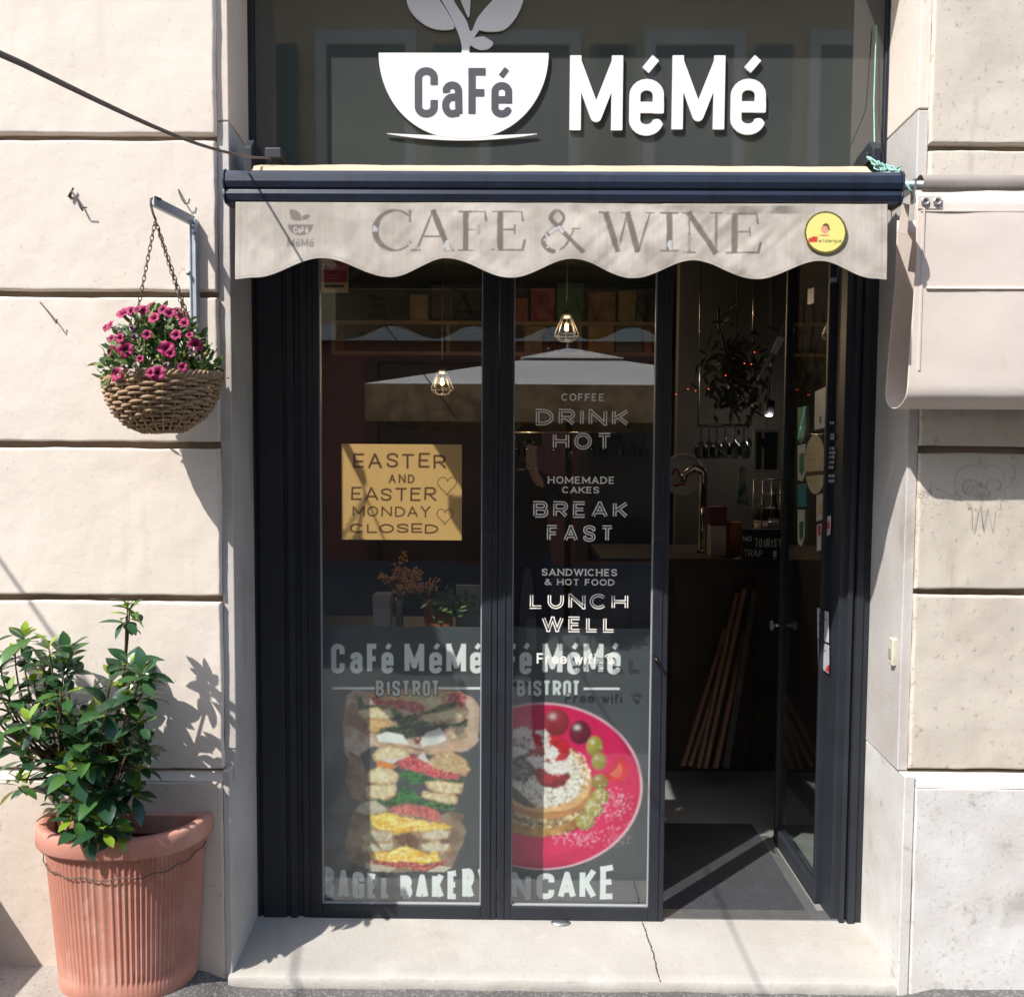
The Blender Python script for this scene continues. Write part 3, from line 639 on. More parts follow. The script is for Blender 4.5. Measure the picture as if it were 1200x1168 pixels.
for nm, l in (('stem', stem), ('leaf', lf1), ('leaf', lf2), ('leaf', lf3), ('leaf', lf4)):
    q = pp(l); xs = [a for a, _ in q]; zs_ = [b for _, b in q]
    plate(nm, lambda X, Z, q=q: polyfield(q, X, Z), (min(xs) - .01, max(xs) + .01, min(zs_) - .01, max(zs_) + .01), .0025, YE + (.0006 if nm == 'stem' else 0), TH, wht, sg)

# ------------------------------------------------------------------ awning
aw = thing('awning', 'beige canvas awning with navy front bar and scalloped lettered valance', 'awning', (.1, -.1, 2.35))
navy = mat('navy_enamel', (40, 50, 70), (30, 38, 54), 3, .35, .0006, 20, spec=.6); stains('navy_enamel', (22, 26, 34), 16, .5, .75, .7, (1.6, 1, .12)); stains('navy_enamel', (84, 92, 104), 5, .6, .85, .35, (1, 1, 1))
YB = -.30
bx0, bx1 = P(263, 218, YB)[0], P(1057, 220, YB)[0]; bz1 = P(660, 200, YB)[1]; bz0 = P(660, 238.5, YB)[1]
prof = [(YB + .004, bz0), (YB - .006, bz0 + .006), (YB - .011, bz0 + .02), (YB - .009, bz0 + .031), (YB - .006, bz0 + .033), (YB - .013, bz0 + .036), (YB - .018, bz0 + .05), (YB - .016, bz0 + .068), (YB - .008, bz1 - .006), (YB + .006, bz1), (YB + .05, bz1 - .004), (YB + .062, bz1 - .02), (YB + .062, bz0 + .01), (YB + .05, bz0)]
m = MB(); m.prism_x(prof, bx0 + .006, bx1 - .006); m.build('front_bar', navy, aw, bevel=.003)
for x0_, x1_ in ((bx0, bx0 + .0055), (bx1 - .0055, bx1)):
    m = MB(); m.prism_x([(y + (.003 if y > YB + .03 else -.003), z + (.003 if z > (bz0 + bz1) / 2 else -.003)) for y, z in prof], x0_, x1_); m.build('end_cap', navy, aw, bevel=.002)
canv = mat('canvas_beige', (196, 176, 150), (180, 160, 134), 5, .9, .0008, 200); stains('canvas_beige', (160, 140, 116), 6, .5, .75, .5)
zc = P(660, 188.5, 0)[1]
xs = np.linspace(0, 1, 90); vs = np.linspace(0, 1, 14); U, Vv = np.meshgrid(xs, vs)
xl = -.722 + (-.80 + .722) * Vv; xr = .944 + (1.02 - .944) * Vv
Xc = xl + (xr - xl) * U; Yc = YB + .02 + (.32) * Vv; Zc = bz1 - .001 + (zc - bz1) * Vv - .012 * np.sin(math.pi * Vv) + .0022 * fbm(U * 22, Vv * 2, 3)
top = np.stack([Xc, Yc, Zc], -1); bot = top[::-1] - np.array([0, 0, .0022])
ext = top[-1:] + np.array([0, .17, .022]); top = np.concatenate([top, ext]); bot = top[::-1] - np.array([0, 0, .0022])
grid_obj('canvas', np.concatenate([top, bot]), canv, aw)
m = MB(); m.tube([(-.82, .205, zc - .032), (1.04, .205, zc - .032)], .045, 16); m.build('roller', canv, aw)
for xx, d in ((-.80, 1), (1.03, -1)):
    m = MB(); m.prism_x([(.02, zc - .05), (.02, zc + .045), (.05, zc + .075), (.14, zc + .06), (.27, zc + .0), (.27, zc - .05)], xx - .012 * d - .012, xx - .012 * d + .012); m.build('bracket', blk, aw, bevel=.003)
    m = MB(); m.tube([(xx + d * .05, .07, zc - .03), (xx + d * .30, -.10, (zc + bz0) / 2 - .01), (xx + d * .12, YB + .05, bz0 + .03)], .014, 8); m.build('arm', blk, aw)
for x_, y_, w__ in ((322, 181, .05), (815 if False else 1022, 186, .05)):
    q = P(x_, y_, .05); m = MB(); m.box(q[0] - w__ / 2, q[0] + w__ / 2, .03, .09, q[1] - .018, q[1] + .014); m.build('roller_bracket', blk, aw, bevel=.004)
# valance
NU, NV = 840, 104
xv0, xv1 = P(277, 250, YB)[0], P(1039, 250, YB)[0]
zv1 = P(660, 240.5, YB)[1]
knots = [(277, 329), (300, 327), (379, 304), (458, 326.5), (524, 304), (599, 327), (671, 305), (740, 328), (812, 306.5), (885, 328.5), (960, 307), (1022, 328), (1039, 329.5)]
kx = np.array([P(a, b, YB)[0] for a, b in knots]); kz = np.array([P(a, b, YB)[1] for a, b in knots])
xs = np.linspace(xv0, xv1, NU); i = np.clip(np.searchsorted(kx, xs) - 1, 0, len(kx) - 2); t = np.clip((xs - kx[i]) / (kx[i + 1] - kx[i]), 0, 1)
ze = kz[i] + (kz[i + 1] - kz[i]) * (.5 - .5 * np.cos(math.pi * t))
V1 = np.linspace(0, 1, NV)[:, None]; Xv = np.repeat(xs[None], NV, 0); Zv = zv1 + .004 + (ze[None] - zv1 - .004) * V1
dz = (zv1 - Zv); r1 = np.clip((Xv - .05) / .15, 0, 1) * np.clip((.78 - Xv) / .12, 0, 1) + .55 * np.clip((Xv + .42) / .1, 0, 1) * np.clip((.05 - Xv) / .1, 0, 1) + .12
Yv = YB - .004 + .004 * fbm(Xv * 6, Zv * 5, 41) + r1 * (.0125 * fbm(Xv * 10 + .9 * Zv * 10, Zv * 6, 42, 2) + .0018 * fbm(Xv * 24 - Zv * 22, Zv * 14, 44, 2)) * np.clip(dz / .02, 0, 1) + .0003 * fbm(Xv * 70, Zv * 40, 45, 2)
Yv -= .012 * np.clip(dz / .2, 0, 1)
pv = Paint.__new__(Paint); pv.Y = YB; pv.X = Xv; pv.Z = Zv; pv.V = np.stack([Xv, Yv, Zv], -1); pv.x, pv.y = proj(np.stack([Xv, np.full_like(Xv, YB), Zv], -1)); pv.px = (xv1 - xv0) / NU
base = pv.mixn((180, 172, 162), (158, 150, 140), .03, 3, 1.3); pv.c = base * (1 + .07 * fbm(Xv * 240, Zv * 6, 51, 2)[..., None] + .02 * fbm(Xv * 9, Zv * 300, 52, 2)[..., None])
pv.over(.35 * (np.abs(Zv - ze[None] - .0085) < .0009), (120, 110, 100)); pv.over(.3 * (np.abs(Zv - ze[None] - .0055) < .0007), (120, 110, 100)); pv.over(.35 * (np.abs(Xv - xv0 - .012) < .0009), (110, 100, 92)); pv.over(.35 * (np.abs(Xv - xv1 + .014) < .0009), (110, 100, 92))
def serif_text(ch, xl, xr, yt, yb):
    """roman capital with thick and thin strokes, fitted in a photo box"""
    a, z1 = P(xl, yt, YB); b, z0 = P(xr, yb, YB); w, h = b - a, z1 - z0; K, T = .070 * h, .017 * h; o = []
    def st(p, k): p = np.array([(a + u * w, z0 + v * h) for u, v in p]); o.append((p, np.full(len(p), k), True))
    def se(u, v, d=.16): st([(u - d, v + (.017 if v < .5 else -.017)), (u + d, v + (.017 if v < .5 else -.017))], T)
    if ch == 'C':
        p = np.array(arc(.55, .5, .5, .48, 48, 312, 40)); q = np.array([(a + u * w, z0 + v * h) for u, v in p]); an = np.linspace(48, 312, 41)
        o.append((q, T + (K * 1.05 - T) * np.clip(-np.cos(np.radians(an)), 0, 1) ** .8, False)); st([(.93, .98), (.93, .70)], T); st([(.92, .24), (.98, .18)], T)
    if ch == 'A': st([(.08, .02), (.48, 1)], T * 1.2); st([(.48, 1), (.88, .02)], K); st([(.24, .36), (.72, .36)], T); se(.06, 0, .11); se(.88, 0, .13)
    if ch in 'FE':
        st([(.28, 0), (.28, 1)], K); st([(.05, .983), (.92, .983)], T); st([(.28, .53), (.7, .53)], T); st([(.7, .64), (.7, .42)], T); st([(.9, .98), (.94, .74)], T * 1.3)
        if ch == 'E': st([(.05, .017), (.95, .017)], T); st([(.93, 0), (1, .27)], T * 1.5)
        else: se(.28, 0, .24)
    if ch == 'W': st([(.1, 1), (.33, 0)], K); st([(.33, 0), (.5, .98)], T * 1.2); st([(.5, 1), (.7, 0)], K); st([(.7, 0), (.92, .98)], T * 1.2); se(.08, 1, .1); se(.46, 1, .08); se(.92, 1, .08)
    if ch == 'I': st([(.5, 0), (.5, 1)], K); se(.5, 0, .5); se(.5, 1, .5)
    if ch == 'N': st([(.18, 0), (.18, 1)], T * 1.2); st([(.16, 1), (.84, 0)], K); st([(.84, 0), (.84, 1)], T * 1.2); se(.18, 0, .15); se(.14, 1, .12); se(.84, 1, .15)
    if ch == '&':
        p = np.array(spl([(1.0, .0), (.32, .66), (.20, .83), (.36, .99), (.53, .84), (.45, .66), (.12, .40), (.02, .2), (.24, .0), (.56, .12), (.78, .52)])); q = np.array([(a + u * w, z0 + v * h) for u, v in p]); n = len(q)
        k = np.full(n, K * .72); k[int(n * .28):int(n * .5)] = K * .4; k[int(n * .82):] = T * 1.2; o.append((q, k, False)); se(.8, .56, .14)
    return o
let = []
for ch, q in zip('CAFE&WINE', [(438, 246, 484, 295), (485, 247, 532, 295), (536, 248, 572, 295), (575, 248, 615, 295), (636, 247, 682, 296), (703, 249, 766, 297), (774, 249, 794, 296), (799, 249, 846, 298), (849, 250, 890, 298)]): let += serif_text(ch, q[0], q[2], q[1], q[3])
fl = field(let, Xv, Zv); wear = np.clip(1.15 + .9 * fbm(Xv * 28, Zv * 28, 61), .5, 1)
pv.over((fl / pv.px + .5) * wear * .8, (106, 95, 89))
sil = (fl > 0) & (fbm(Xv * 26, Zv * 26, 63) > .34) & (Zv < zv1 - .055); pv.over(sil * .55, (205, 205, 208))
pv.over(((np.abs(fl) < pv.px * .8) & (fbm(Xv * 30, Zv * 30, 66) > -.1)) * .5, (104, 94, 88))
# small emblem: leaves, bowl, name
def e_(px_, py_): return P(px_, py_, YB)
def pl_(pts, col, a=.85):
    q = [e_(*p) for p in pts]; pv.over(a * (polyfield(q, Xv, Zv) / pv.px + .5), col)
ec = (112, 104, 98)
pl_([(338 + 0, 264)] + [(338 + 30 * t, 264 + 0) for t in (1,)] + [(353 + 15 * math.cos(u), 264 + 13 * math.sin(u)) for u in np.linspace(0, math.pi, 16)], ec)
pl_(spl([(353, 260), (343, 258), (340, 247), (347, 247), (353, 252), (354, 260)]), ec); pl_(spl([(354, 259), (355, 254), (360, 252), (364, 253), (361, 258), (354, 259)]), ec)
pv.text('CaFé', 345, 362, 267, 274, (180, 172, 164), t=.16); pv.text('MéMé', 338, 369, 281, 291, ec, t=.17)
val = grid_obj('valance', pv.V, mat('valance_cloth', 'Col', rough=.85, bump=.0002, bscale=300), aw, pv.c, flip=True)
so_ = val.modifiers.new('thick', 'SOLIDIFY'); so_.thickness = .0012; so_.offset = -1

# round sticker on the valance
st_ = Paint(941, 994, 245, 300, YB - .0135, (222, 210, 124), .5)
ccx, ccy, rr_ = 967.5, 272.3, 24.2
q = np.hypot(st_.x - ccx, (st_.y - ccy)); st_.over((q > rr_ - 1.6).astype(float), (92, 84, 30)); 
st_.over((np.abs(q - rr_ + .4) < .0).astype(float), (222, 210, 124))
st_.ell(967, 268.5, 5, 5.5, (206, 150, 118)); st_.poly([(964, 264), (967, 261.5), (971, 263), (973, 270), (970.5, 269), (969, 265), (965, 265)], (84, 66, 40)); st_.ell(966, 276, 6, 1.2, (196, 130, 104))
st_.poly([(947.5, 279.5), (952, 278), (952.5, 277), (955, 277), (958.5, 278), (957.5, 284), (947.5, 284)], (190, 62, 52)); st_.text('artolangua', 959, 986, 280, 284.5, (70, 66, 36), t=.15)
kp = q < rr_ + .6
o = grid_obj('round_sticker', st_.V, mat('sticker_yellow', 'Col', rough=.5), None, st_.c, smooth=False, keep=kp, flip=True)
tag(o, 'round yellow sticker with a small face, stuck on the right end of the valance', 'sticker')
s2 = o.modifiers.new('t', 'SOLIDIFY'); s2.thickness = .0008; s2.offset = -1

# overhead cable tied at the awning's left end
A = PV(300, 185, .0); Bp = PV(0, 62, -1.69)
d_ = (Bp - A)
pts = [PV(316, 185, .02), A] + [A + d_ * t + Vector((0, 0, -.02 * math.sin(min(t, 1) * math.pi))) for t in np.linspace(.1, 2.2, 30)]
m = MB(); m.tube(pts, .0035, 8); m.build('overhead_cable', mat('cable_grey', (92, 82, 76), rough=.7)); tag(bpy.data.objects['overhead_cable'], 'dark overhead cable running from the awning corner out over the street', 'cable')

A = Vector((-2.41, .0, 2.5)); m = MB(); m.tube([A + Vector((0, -t, .151 * t - .01 * math.sin(min(t, 6) * .52))) for t in np.linspace(0, 9.4, 20)], .006, 6); o = m.build('overhead_cable', bpy.data.materials['cable_grey']); tag(o, 'second overhead cable left of the view, its thin shadow crossing the left wall', 'cable')
# ------------------------------------------------------------------ posters, notice and stickers
prm = mat('print_paper', 'Col', rough=.45)
YP = .372
p = Paint(378, 577, 733, 1058, YP, (78, 81, 84), .75)
p.c *= (1 + .05 * fbm(p.x * .05, p.y * .05, 2))[..., None]
W = (248, 248, 246)
for w_, a, b in (('C', 388, 404), ('a', 410, 425), ('F', 430, 444), ('é', 447, 461), ('M', 474, 497), ('é', 503, 518), ('M', 523, 546), ('é', 551, 566)): p.text(w_, a, b, 754 if w_ in 'CFM' else 754.5, 789, W, t=.17, gap=.1)
p.poly([(389, 804.8), (439, 804.8), (439, 807.6), (389, 807.6)], W); p.poly([(512, 804.8), (565, 804.8), (565, 807.6), (512, 807.6)], W)
paper = (176, 144, 124); pd = (134, 98, 78)
p.poly([(403, 835), (407, 815), (414, 808), (430, 810), (540, 812), (556, 818), (563, 830), (561, 868), (548, 880), (505, 881), (480, 874), (455, 871), (438, 874), (420, 884), (414, 900), (404, 880), (403, 852)], paper, (196, 170, 152), 2, .1, 1.2, .06, 4, 1.3)
p.poly([(403, 832), (413, 822), (428, 829), (432, 862), (420, 858), (403, 852)], pd, (156, 118, 94), 1.5, .1, 1, .1, 6)
p.poly([(403, 851), (413, 850), (430, 862), (446, 866), (432, 876), (422, 884), (416, 901), (408, 886), (403, 872)], (200, 180, 166), (168, 140, 124), 1.5, .1, 1, .12, 9, 1.5)
p.poly([(410, 880), (424, 888), (430, 915), (424, 940), (412, 934), (404, 915)], (150, 122, 104), (120, 96, 82), 2, .1, 1, .1, 10)
p.poly([(425, 935), (412, 955), (405, 985), (408, 1008), (432, 1020), (470, 1022), (530, 1018), (543, 985), (546, 972), (540, 962), (545, 955), (530, 950), (515, 955), (500, 960)], (150, 128, 108), (112, 92, 76), 2, .1, 1.2, .06, 12, 1.4)
br = (226, 214, 182); br2 = (200, 176, 132); cr_ = (198, 150, 92)
def bread(pts, seed, c1=br, c2=br2):
    p.poly(pts, c1, c2, 2.0, .16, 1.0, .3, seed, 1.1); f = polyfield(pts, p.x, p.y); p.over(.8 * np.clip(1 - np.abs(f - .8) / 1.6, 0, 1) * (fbm(p.x * .2, p.y * .2, seed + 70) > -.25), (176, 118, 58)); p.over(.35 * np.clip(1 - f / 5, 0, 1) * (f > 0) * (p.y > np.mean([q[1] for q in pts])), (120, 84, 48))
    p.over(.6 * ((f > 1) & (fbm(p.x * .6, p.y * .6, seed + 40) > .42)), (132, 98, 58)); p.over(.45 * ((f > 1) & (fbm(p.x * .5, p.y * .5, seed + 41) > .35)), (232, 222, 196))
def eggy(pts):
    f = polyfield(pts, p.x, p.y); g = np.clip(f / 2, 0, 1)
    p.over(.7 * g * (fbm(p.x * .10 + p.y * .05, p.y * .75, 301, 3) > .12), (250, 232, 150)); p.over(.6 * g * (fbm(p.x * .12 - p.y * .08, p.y * .8, 302, 3) > .22), (190, 128, 30)); p.over(.5 * g * (fbm(p.x * .4, p.y * .4, 303, 3) > .3), (252, 244, 206))
def finish():
    b = p.c.copy()
    for _ in range(2):
        b[1:-1] = (b[:-2] + 2 * b[1:-1] + b[2:]) / 4; b[:, 1:-1] = (b[:, :-2] + 2 * b[:, 1:-1] + b[:, 2:]) / 4
    k = ((p.y > 819) & (p.y < 1010))[..., None]; p.c = np.where(k, b, p.c)
    food = (np.abs(p.c - p.c.mean(-1, keepdims=True)).max(-1, keepdims=True) > .02) | (p.c.max(-1, keepdims=True) > .35); p.c = np.where(food & k, np.minimum(p.c * 1.15, .92), p.c)
    p.c *= (1 + .09 * fbm(p.x * .55, p.y * .55, 401, 3) * (np.abs(p.c - p.c.mean(-1, keepdims=True)).max(-1) > .02) + .10 * fbm(p.x * .12, p.y * .12, 402, 3) * (np.abs(p.c - p.c.mean(-1, keepdims=True)).max(-1) > .02))[..., None]
def greens(pts, seed, c1=(58, 96, 44), c2=(26, 52, 28)):
    p.poly(pts, c1, c2, 5, .22, 1, .3, seed, 1.8); f = polyfield(pts, p.x, p.y); p.over(.6 * ((f > -1) & (fbm(p.x * .2 + p.y * .35, p.y * .5, seed + 50, 3) > .3)), (116, 152, 84)); p.over(.5 * ((f > 0) & (fbm(p.x * .35 - p.y * .2, p.y * .4, seed + 51) > .33)), (18, 34, 22))
def meat(pts, seed, c1=(188, 70, 74), c2=(132, 42, 50)):
    p.poly(pts, c1, c2, 3, .2, 1, .25, seed, 1.6); f = polyfield(pts, p.x, p.y); p.over(.7 * ((f > 0) & (np.abs(fbm(p.x * .18, p.y * .4, seed + 60)) < .05)), (228, 170, 160)); p.over(.4 * ((f > 0) & (fbm(p.x * .25, p.y * .4, seed + 61) > .35)), (222, 130, 118))
# top sandwich
bread([(430, 812), (452, 808), (505, 806), (540, 810), (548, 818), (540, 826), (505, 828), (440, 824)], 20, (214, 178, 128), (190, 142, 90))
meat([(436, 816), (450, 820), (470, 819), (495, 823), (500, 836), (486, 836), (470, 830), (452, 826), (436, 824)], 21); meat([(524, 814), (536, 811), (547, 817), (544, 827), (528, 828)], 22)
p.poly([(476, 815), (510, 813), (520, 822), (505, 832), (490, 822)], (216, 198, 160), (190, 168, 130), 2, .2, 1, .2, 24)
greens([(419, 812), (426, 826), (458, 828), (474, 840), (470, 850), (440, 834), (424, 834), (418, 826)], 23); greens([(476, 838), (500, 832), (530, 822), (538, 826), (522, 836), (490, 842)], 25, (84, 98, 60), (44, 40, 34))
bread([(419, 831), (440, 828), (458, 831), (462, 840), (452, 844), (424, 842)], 26); bread([(430, 843), (446, 842), (458, 846), (460, 856), (446, 860), (430, 858)], 27, (212, 178, 120), (186, 136, 78))
bread([(492, 838), (510, 835), (532, 830), (552, 831), (543, 842), (520, 846), (498, 848)], 28)
greens([(440, 858), (468, 846), (480, 836), (500, 846), (530, 848), (548, 842), (548, 850), (520, 854), (500, 866), (478, 864)], 29, (52, 64, 44), (30, 34, 30))
p.poly([(441, 862), (452, 857), (472, 861), (479, 872), (460, 870), (443, 868)], (232, 232, 226), (206, 206, 200), 1.5, .2, 1, .1, 30); p.poly([(492, 866), (500, 858), (516, 852), (524, 866), (510, 872), (494, 874)], (226, 226, 222), (196, 196, 192), 1.5, .2, 1, .1, 31); meat([(486, 864), (494, 862), (494, 872), (486, 872)], 32, (128, 58, 56), (88, 40, 40)); bread([(526, 858), (546, 852), (548, 864), (528, 868)], 33)
p.poly([(430, 870), (470, 872), (492, 880), (552, 866), (555, 872), (520, 882), (490, 884), (470, 880), (440, 874)], (198, 164, 138), (170, 132, 108), 1.5, .1, 1, .1, 34)
# middle sandwich
bread([(436, 884), (448, 874), (466, 874), (480, 882), (480, 890), (460, 892), (440, 892)], 35); bread([(503, 892), (512, 882), (530, 880), (546, 890), (552, 902), (546, 908), (520, 908), (506, 900)], 36, (198, 170, 130), (176, 142, 100))
p.poly([(446, 890), (484, 888), (496, 882), (503, 892), (510, 900), (490, 898), (470, 892), (450, 896)], (226, 220, 216), (196, 184, 180), 2, .2, 1, .2, 37)
meat([(464, 892), (482, 884), (500, 893), (512, 900), (540, 907), (536, 914), (510, 911), (490, 905), (470, 900)], 38, (206, 74, 84), (150, 50, 60)); p.poly([(442, 890), (466, 896), (462, 900), (450, 903), (442, 901)], (214, 140, 66), (196, 112, 50), 1.5, .2, 1, .2, 39)
greens([(464, 904), (480, 902), (500, 909), (502, 916), (486, 918), (474, 914)], 40, (60, 122, 62), (30, 78, 40)); greens([(505, 912), (545, 914), (540, 920), (505, 918)], 41, (84, 110, 74), (50, 74, 50))
bread([(430, 905), (442, 898), (458, 900), (468, 908), (464, 918), (446, 920), (430, 916)], 42); bread([(428, 920), (446, 918), (464, 920), (464, 932), (450, 938), (428, 934)], 43)
bread([(498, 916), (516, 914), (543, 918), (541, 930), (522, 931), (504, 926)], 44); bread([(494, 928), (510, 928), (536, 933), (535, 942), (520, 942), (494, 934)], 45)
greens([(466, 930), (476, 922), (488, 932), (498, 936), (480, 941), (460, 942)], 46, (58, 124, 64), (28, 80, 42)); greens([(436, 936), (470, 938), (510, 938), (533, 944), (530, 950), (500, 944), (450, 942)], 47, (66, 108, 66), (36, 66, 40))
# lower sandwich
p.poly([(416, 950), (424, 940), (440, 938), (452, 946), (452, 951), (430, 954)], (196, 186, 164), (164, 152, 132), 2, .2, 1, .2, 48)
meat([(456, 948), (470, 942), (496, 944), (514, 950), (517, 960), (508, 962), (490, 955), (466, 954)], 49, (204, 116, 106), (166, 78, 76)); 
p.poly([(434, 956), (450, 952), (480, 958), (510, 964), (526, 966), (530, 970), (510, 974), (480, 974), (464, 978), (450, 974), (438, 968)], (236, 206, 96), (214, 168, 52), 3, .25, 1, .12, 50, 1.2); eggy([(434, 956), (450, 952), (480, 958), (510, 964), (526, 966), (530, 970), (510, 974), (480, 974), (464, 978), (450, 974), (438, 968)]); p.over(.55 * ((polyfield([(436, 964), (500, 966), (500, 978), (440, 976)], p.x, p.y) > 0) & (fbm(p.x * .3, p.y * .3, 77) > .2)), (208, 110, 34))
bread([(420, 978), (440, 972), (462, 974), (460, 986), (430, 988)], 51, (206, 196, 172), (172, 160, 134)); bread([(423, 990), (444, 986), (461, 986), (460, 996), (440, 1000), (424, 998)], 52, (206, 196, 172), (172, 160, 134)); bread([(494, 974), (510, 972), (527, 972), (526, 982), (508, 986), (494, 982)], 53, (216, 206, 186), (186, 172, 148)); bread([(494, 988), (510, 986), (526, 988), (528, 996), (512, 1000), (494, 996)], 54, (216, 206, 186), (186, 172, 148))
p.poly([(462, 980), (480, 974), (492, 984), (490, 994), (470, 992)], (128, 92, 68), (92, 64, 48), 2, .2, 1, .2, 55)
p.poly([(433, 1000), (455, 998), (468, 992), (476, 990), (490, 996), (500, 1000), (512, 998), (516, 1008), (490, 1014), (460, 1010), (440, 1008)], (238, 200, 84), (216, 160, 46), 3, .25, 1, .12, 56, 1.2); eggy([(433, 1000), (455, 998), (468, 992), (476, 990), (490, 996), (500, 1000), (512, 998), (516, 1008), (490, 1014), (460, 1010), (440, 1008)]); meat([(432, 1008), (460, 1010), (476, 1008), (500, 1014), (526, 1006), (528, 996), (520, 1014), (498, 1020), (470, 1016), (436, 1014)], 57, (190, 84, 76), (150, 56, 54))
p.poly([(428, 1010), (450, 1014), (464, 1017), (456, 1022), (436, 1021), (428, 1016)], (208, 194, 176), (180, 164, 146), 1.5, .2, 1, .2, 58); p.poly([(500, 1021), (512, 1014), (528, 1015), (522, 1021)], (218, 206, 192), (190, 176, 160), 1.5, .2, 1, .2, 59)
for w_, a, b in (('B', 444, 453.5), ('I', 457, 459.8), ('S', 463, 472.5), ('T', 474.5, 484), ('R', 487, 496.5), ('O', 499, 507.5), ('T', 509, 518.5)):
    p.text(w_, a - 7 + 5 - 1.5, b - 7 + 5 - 1.5, 797, 815.5, (44, 46, 48), grow=.004, t=.17); p.text(w_, a - 3.5, b - 3.5, 797, 815.5, (214, 214, 210), t=.17)
ltc = (244, 247, 247)
p.text('BAGEL', 379, 458, 1014, 1053, ltc, t=.16, gap=.10, rise=lambda u: (0 * u, 1 - .32 * np.clip(u, 0, 1) ** .8)); p.text('BAKERY', 469, 574, 1011, 1053, ltc, t=.16, gap=.10, rise=lambda u: (0 * u, .62 + .38 * np.clip(u, 0, 1) ** 1.6))
def sheet(pt, name, label, cat='poster', m=prm, th=.0025):
    o = pt.build(name, m); tag(o, label, cat); s = o.modifiers.new('t', 'SOLIDIFY'); s.thickness = th; s.offset = -1; return o
finish(); sheet(p, 'bagel_poster', 'dark grey poster of a tall stack of filled bagels on brown paper')

YP = .392
p = Paint(534, 757, 735, 1058, YP, (82, 85, 88), .75)
p.c *= (1 + .05 * fbm(p.x * .05, p.y * .05, 12))[..., None]
for w_, a, b in (('F', 594, 607), ('é', 609, 623), ('M', 636, 659), ('é', 665, 680), ('M', 684, 707), ('é', 712, 727)): p.text(w_, a, b, 754, 790, W, t=.17, gap=.1)
p.text('C', 548, 564, 754, 790, W, t=.17); p.text('a', 568, 582, 754, 790, W, t=.17)
for w_, a, b in (('B', 606, 615.5), ('I', 619, 621.8), ('S', 625, 634.5), ('T', 636, 645.5), ('R', 648, 657.5), ('O', 660, 669), ('T', 670.5, 680 - 9)):
    p.text(w_, a, max(b, a + (9 if w_ != 'I' else 2.8)), 797, 815.5, (224, 226, 226), t=.18)
p.poly([(684, 805.5), (726, 805.5), (726, 808), (684, 808)], W); p.poly([(552, 805.5), (601, 805.5), (601, 808), (552, 808)], W)
p.ell(636, 921, 117, 98, (226, 182, 196)); p.ell(635.5, 921, 114.8, 96, (212, 22, 88), (198, 16, 76), 0, 0, nsc=.02, nc=.8)
p.ell(630, 925, 96, 78, (206, 18, 80), (214, 26, 90), nsc=.02, alpha=.8)
p.ell(634, 942, 66, 38, (120, 14, 44), alpha=.7)                              # printed food, as photographed for the poster
p.ell(626, 936, 64, 44, (196, 152, 84), (150, 98, 46), 8, 3, .12, 1.2, .12, 70, 1.4)
p.ell(627, 928, 62, 41, (226, 202, 152), (128, 100, 64), 8, 3, .12, 1.2, .35, 71, 2.2)
p.ell(634, 916, 61, 42, (196, 140, 84), (170, 110, 60), 12, 2, .12, 1.2, .12, 72)
p.ell(634, 908, 60, 43, (226, 186, 132), (204, 154, 98), 12, 2, .12, 1.2, .1, 73)
p.ell(632, 906, 53, 37, (236, 230, 220), (198, 180, 158), 14, 6, .2, 2, .5, 74, 2.4)
p.dust(640, 906, 52, 38, (96, 78, 60), 240, 1.1, 1); p.dust(636, 906, 56, 40, (244, 242, 238), 420, 1.3, 2)
p.ell(624, 893, 22, 16, (176, 22, 36), (120, 14, 26), 0, 3, .2, 1.2, .2, 75, 1.4); p.ell(656, 878, 12, 14, (206, 28, 42), (170, 18, 30), 0, 2, .2, 1, .2, 76); p.ell(632, 868, 8, 13, (206, 30, 44), (160, 18, 30), -20, 2, .2, 1, .2, 77); p.ell(650, 866, 7, 11, (206, 30, 44), (160, 18, 30), 10, 2, .2, 1, .2, 78)
p.ell(648, 908, 20, 15, (182, 30, 44), (120, 14, 28), 0, 2, .2, 1, .2, 79, 1.4, shade=.3)
p.ell(612, 866, 13, 11, (150, 96, 92), (220, 200, 200), 0, 3, .3, 1, .3, 80, 2); p.ell(606, 884, 14, 11, (66, 66, 60), (130, 130, 124), 0, 3, .3, 1, .3, 81, 2); p.ell(610, 904, 16, 12, (86, 88, 80), (150, 150, 142), 0, 4, .3, 1, .3, 82, 2)
for x_, y_, rx_, ry_, sd_ in ((646, 882, 9, 8, 83), (654, 900, 15, 8, 84), (636, 858, 9, 4, 85), (628, 890, 12, 5, 86), (612, 858, 12, 6, 87), (606, 880, 12, 6, 88), (640, 866, 4, 12, 89), (636, 896, 11, 4, 90)): p.ell(x_, y_, rx_, ry_, (238, 234, 230), (206, 190, 186), 0, 4, .35, 1.4, .4, sd_, 1.4, alpha=.92)
p.poly(spl([(597, 920), (606, 925), (618, 936), (628, 946), (614, 944), (600, 936)]), (74, 74, 70), (110, 108, 100), 1, .2, 1, .2, 91)
p.ell(652, 846, 15, 16, (168, 50, 56), (142, 38, 48), 0, .8, .1, 1, .08, 92, .6, shade=.35, hl=.55); p.ell(680, 858, 13, 14, (124, 22, 52), (96, 14, 40), 0, .8, .1, 1, .08, 93, .6, shade=.3, hl=.75)
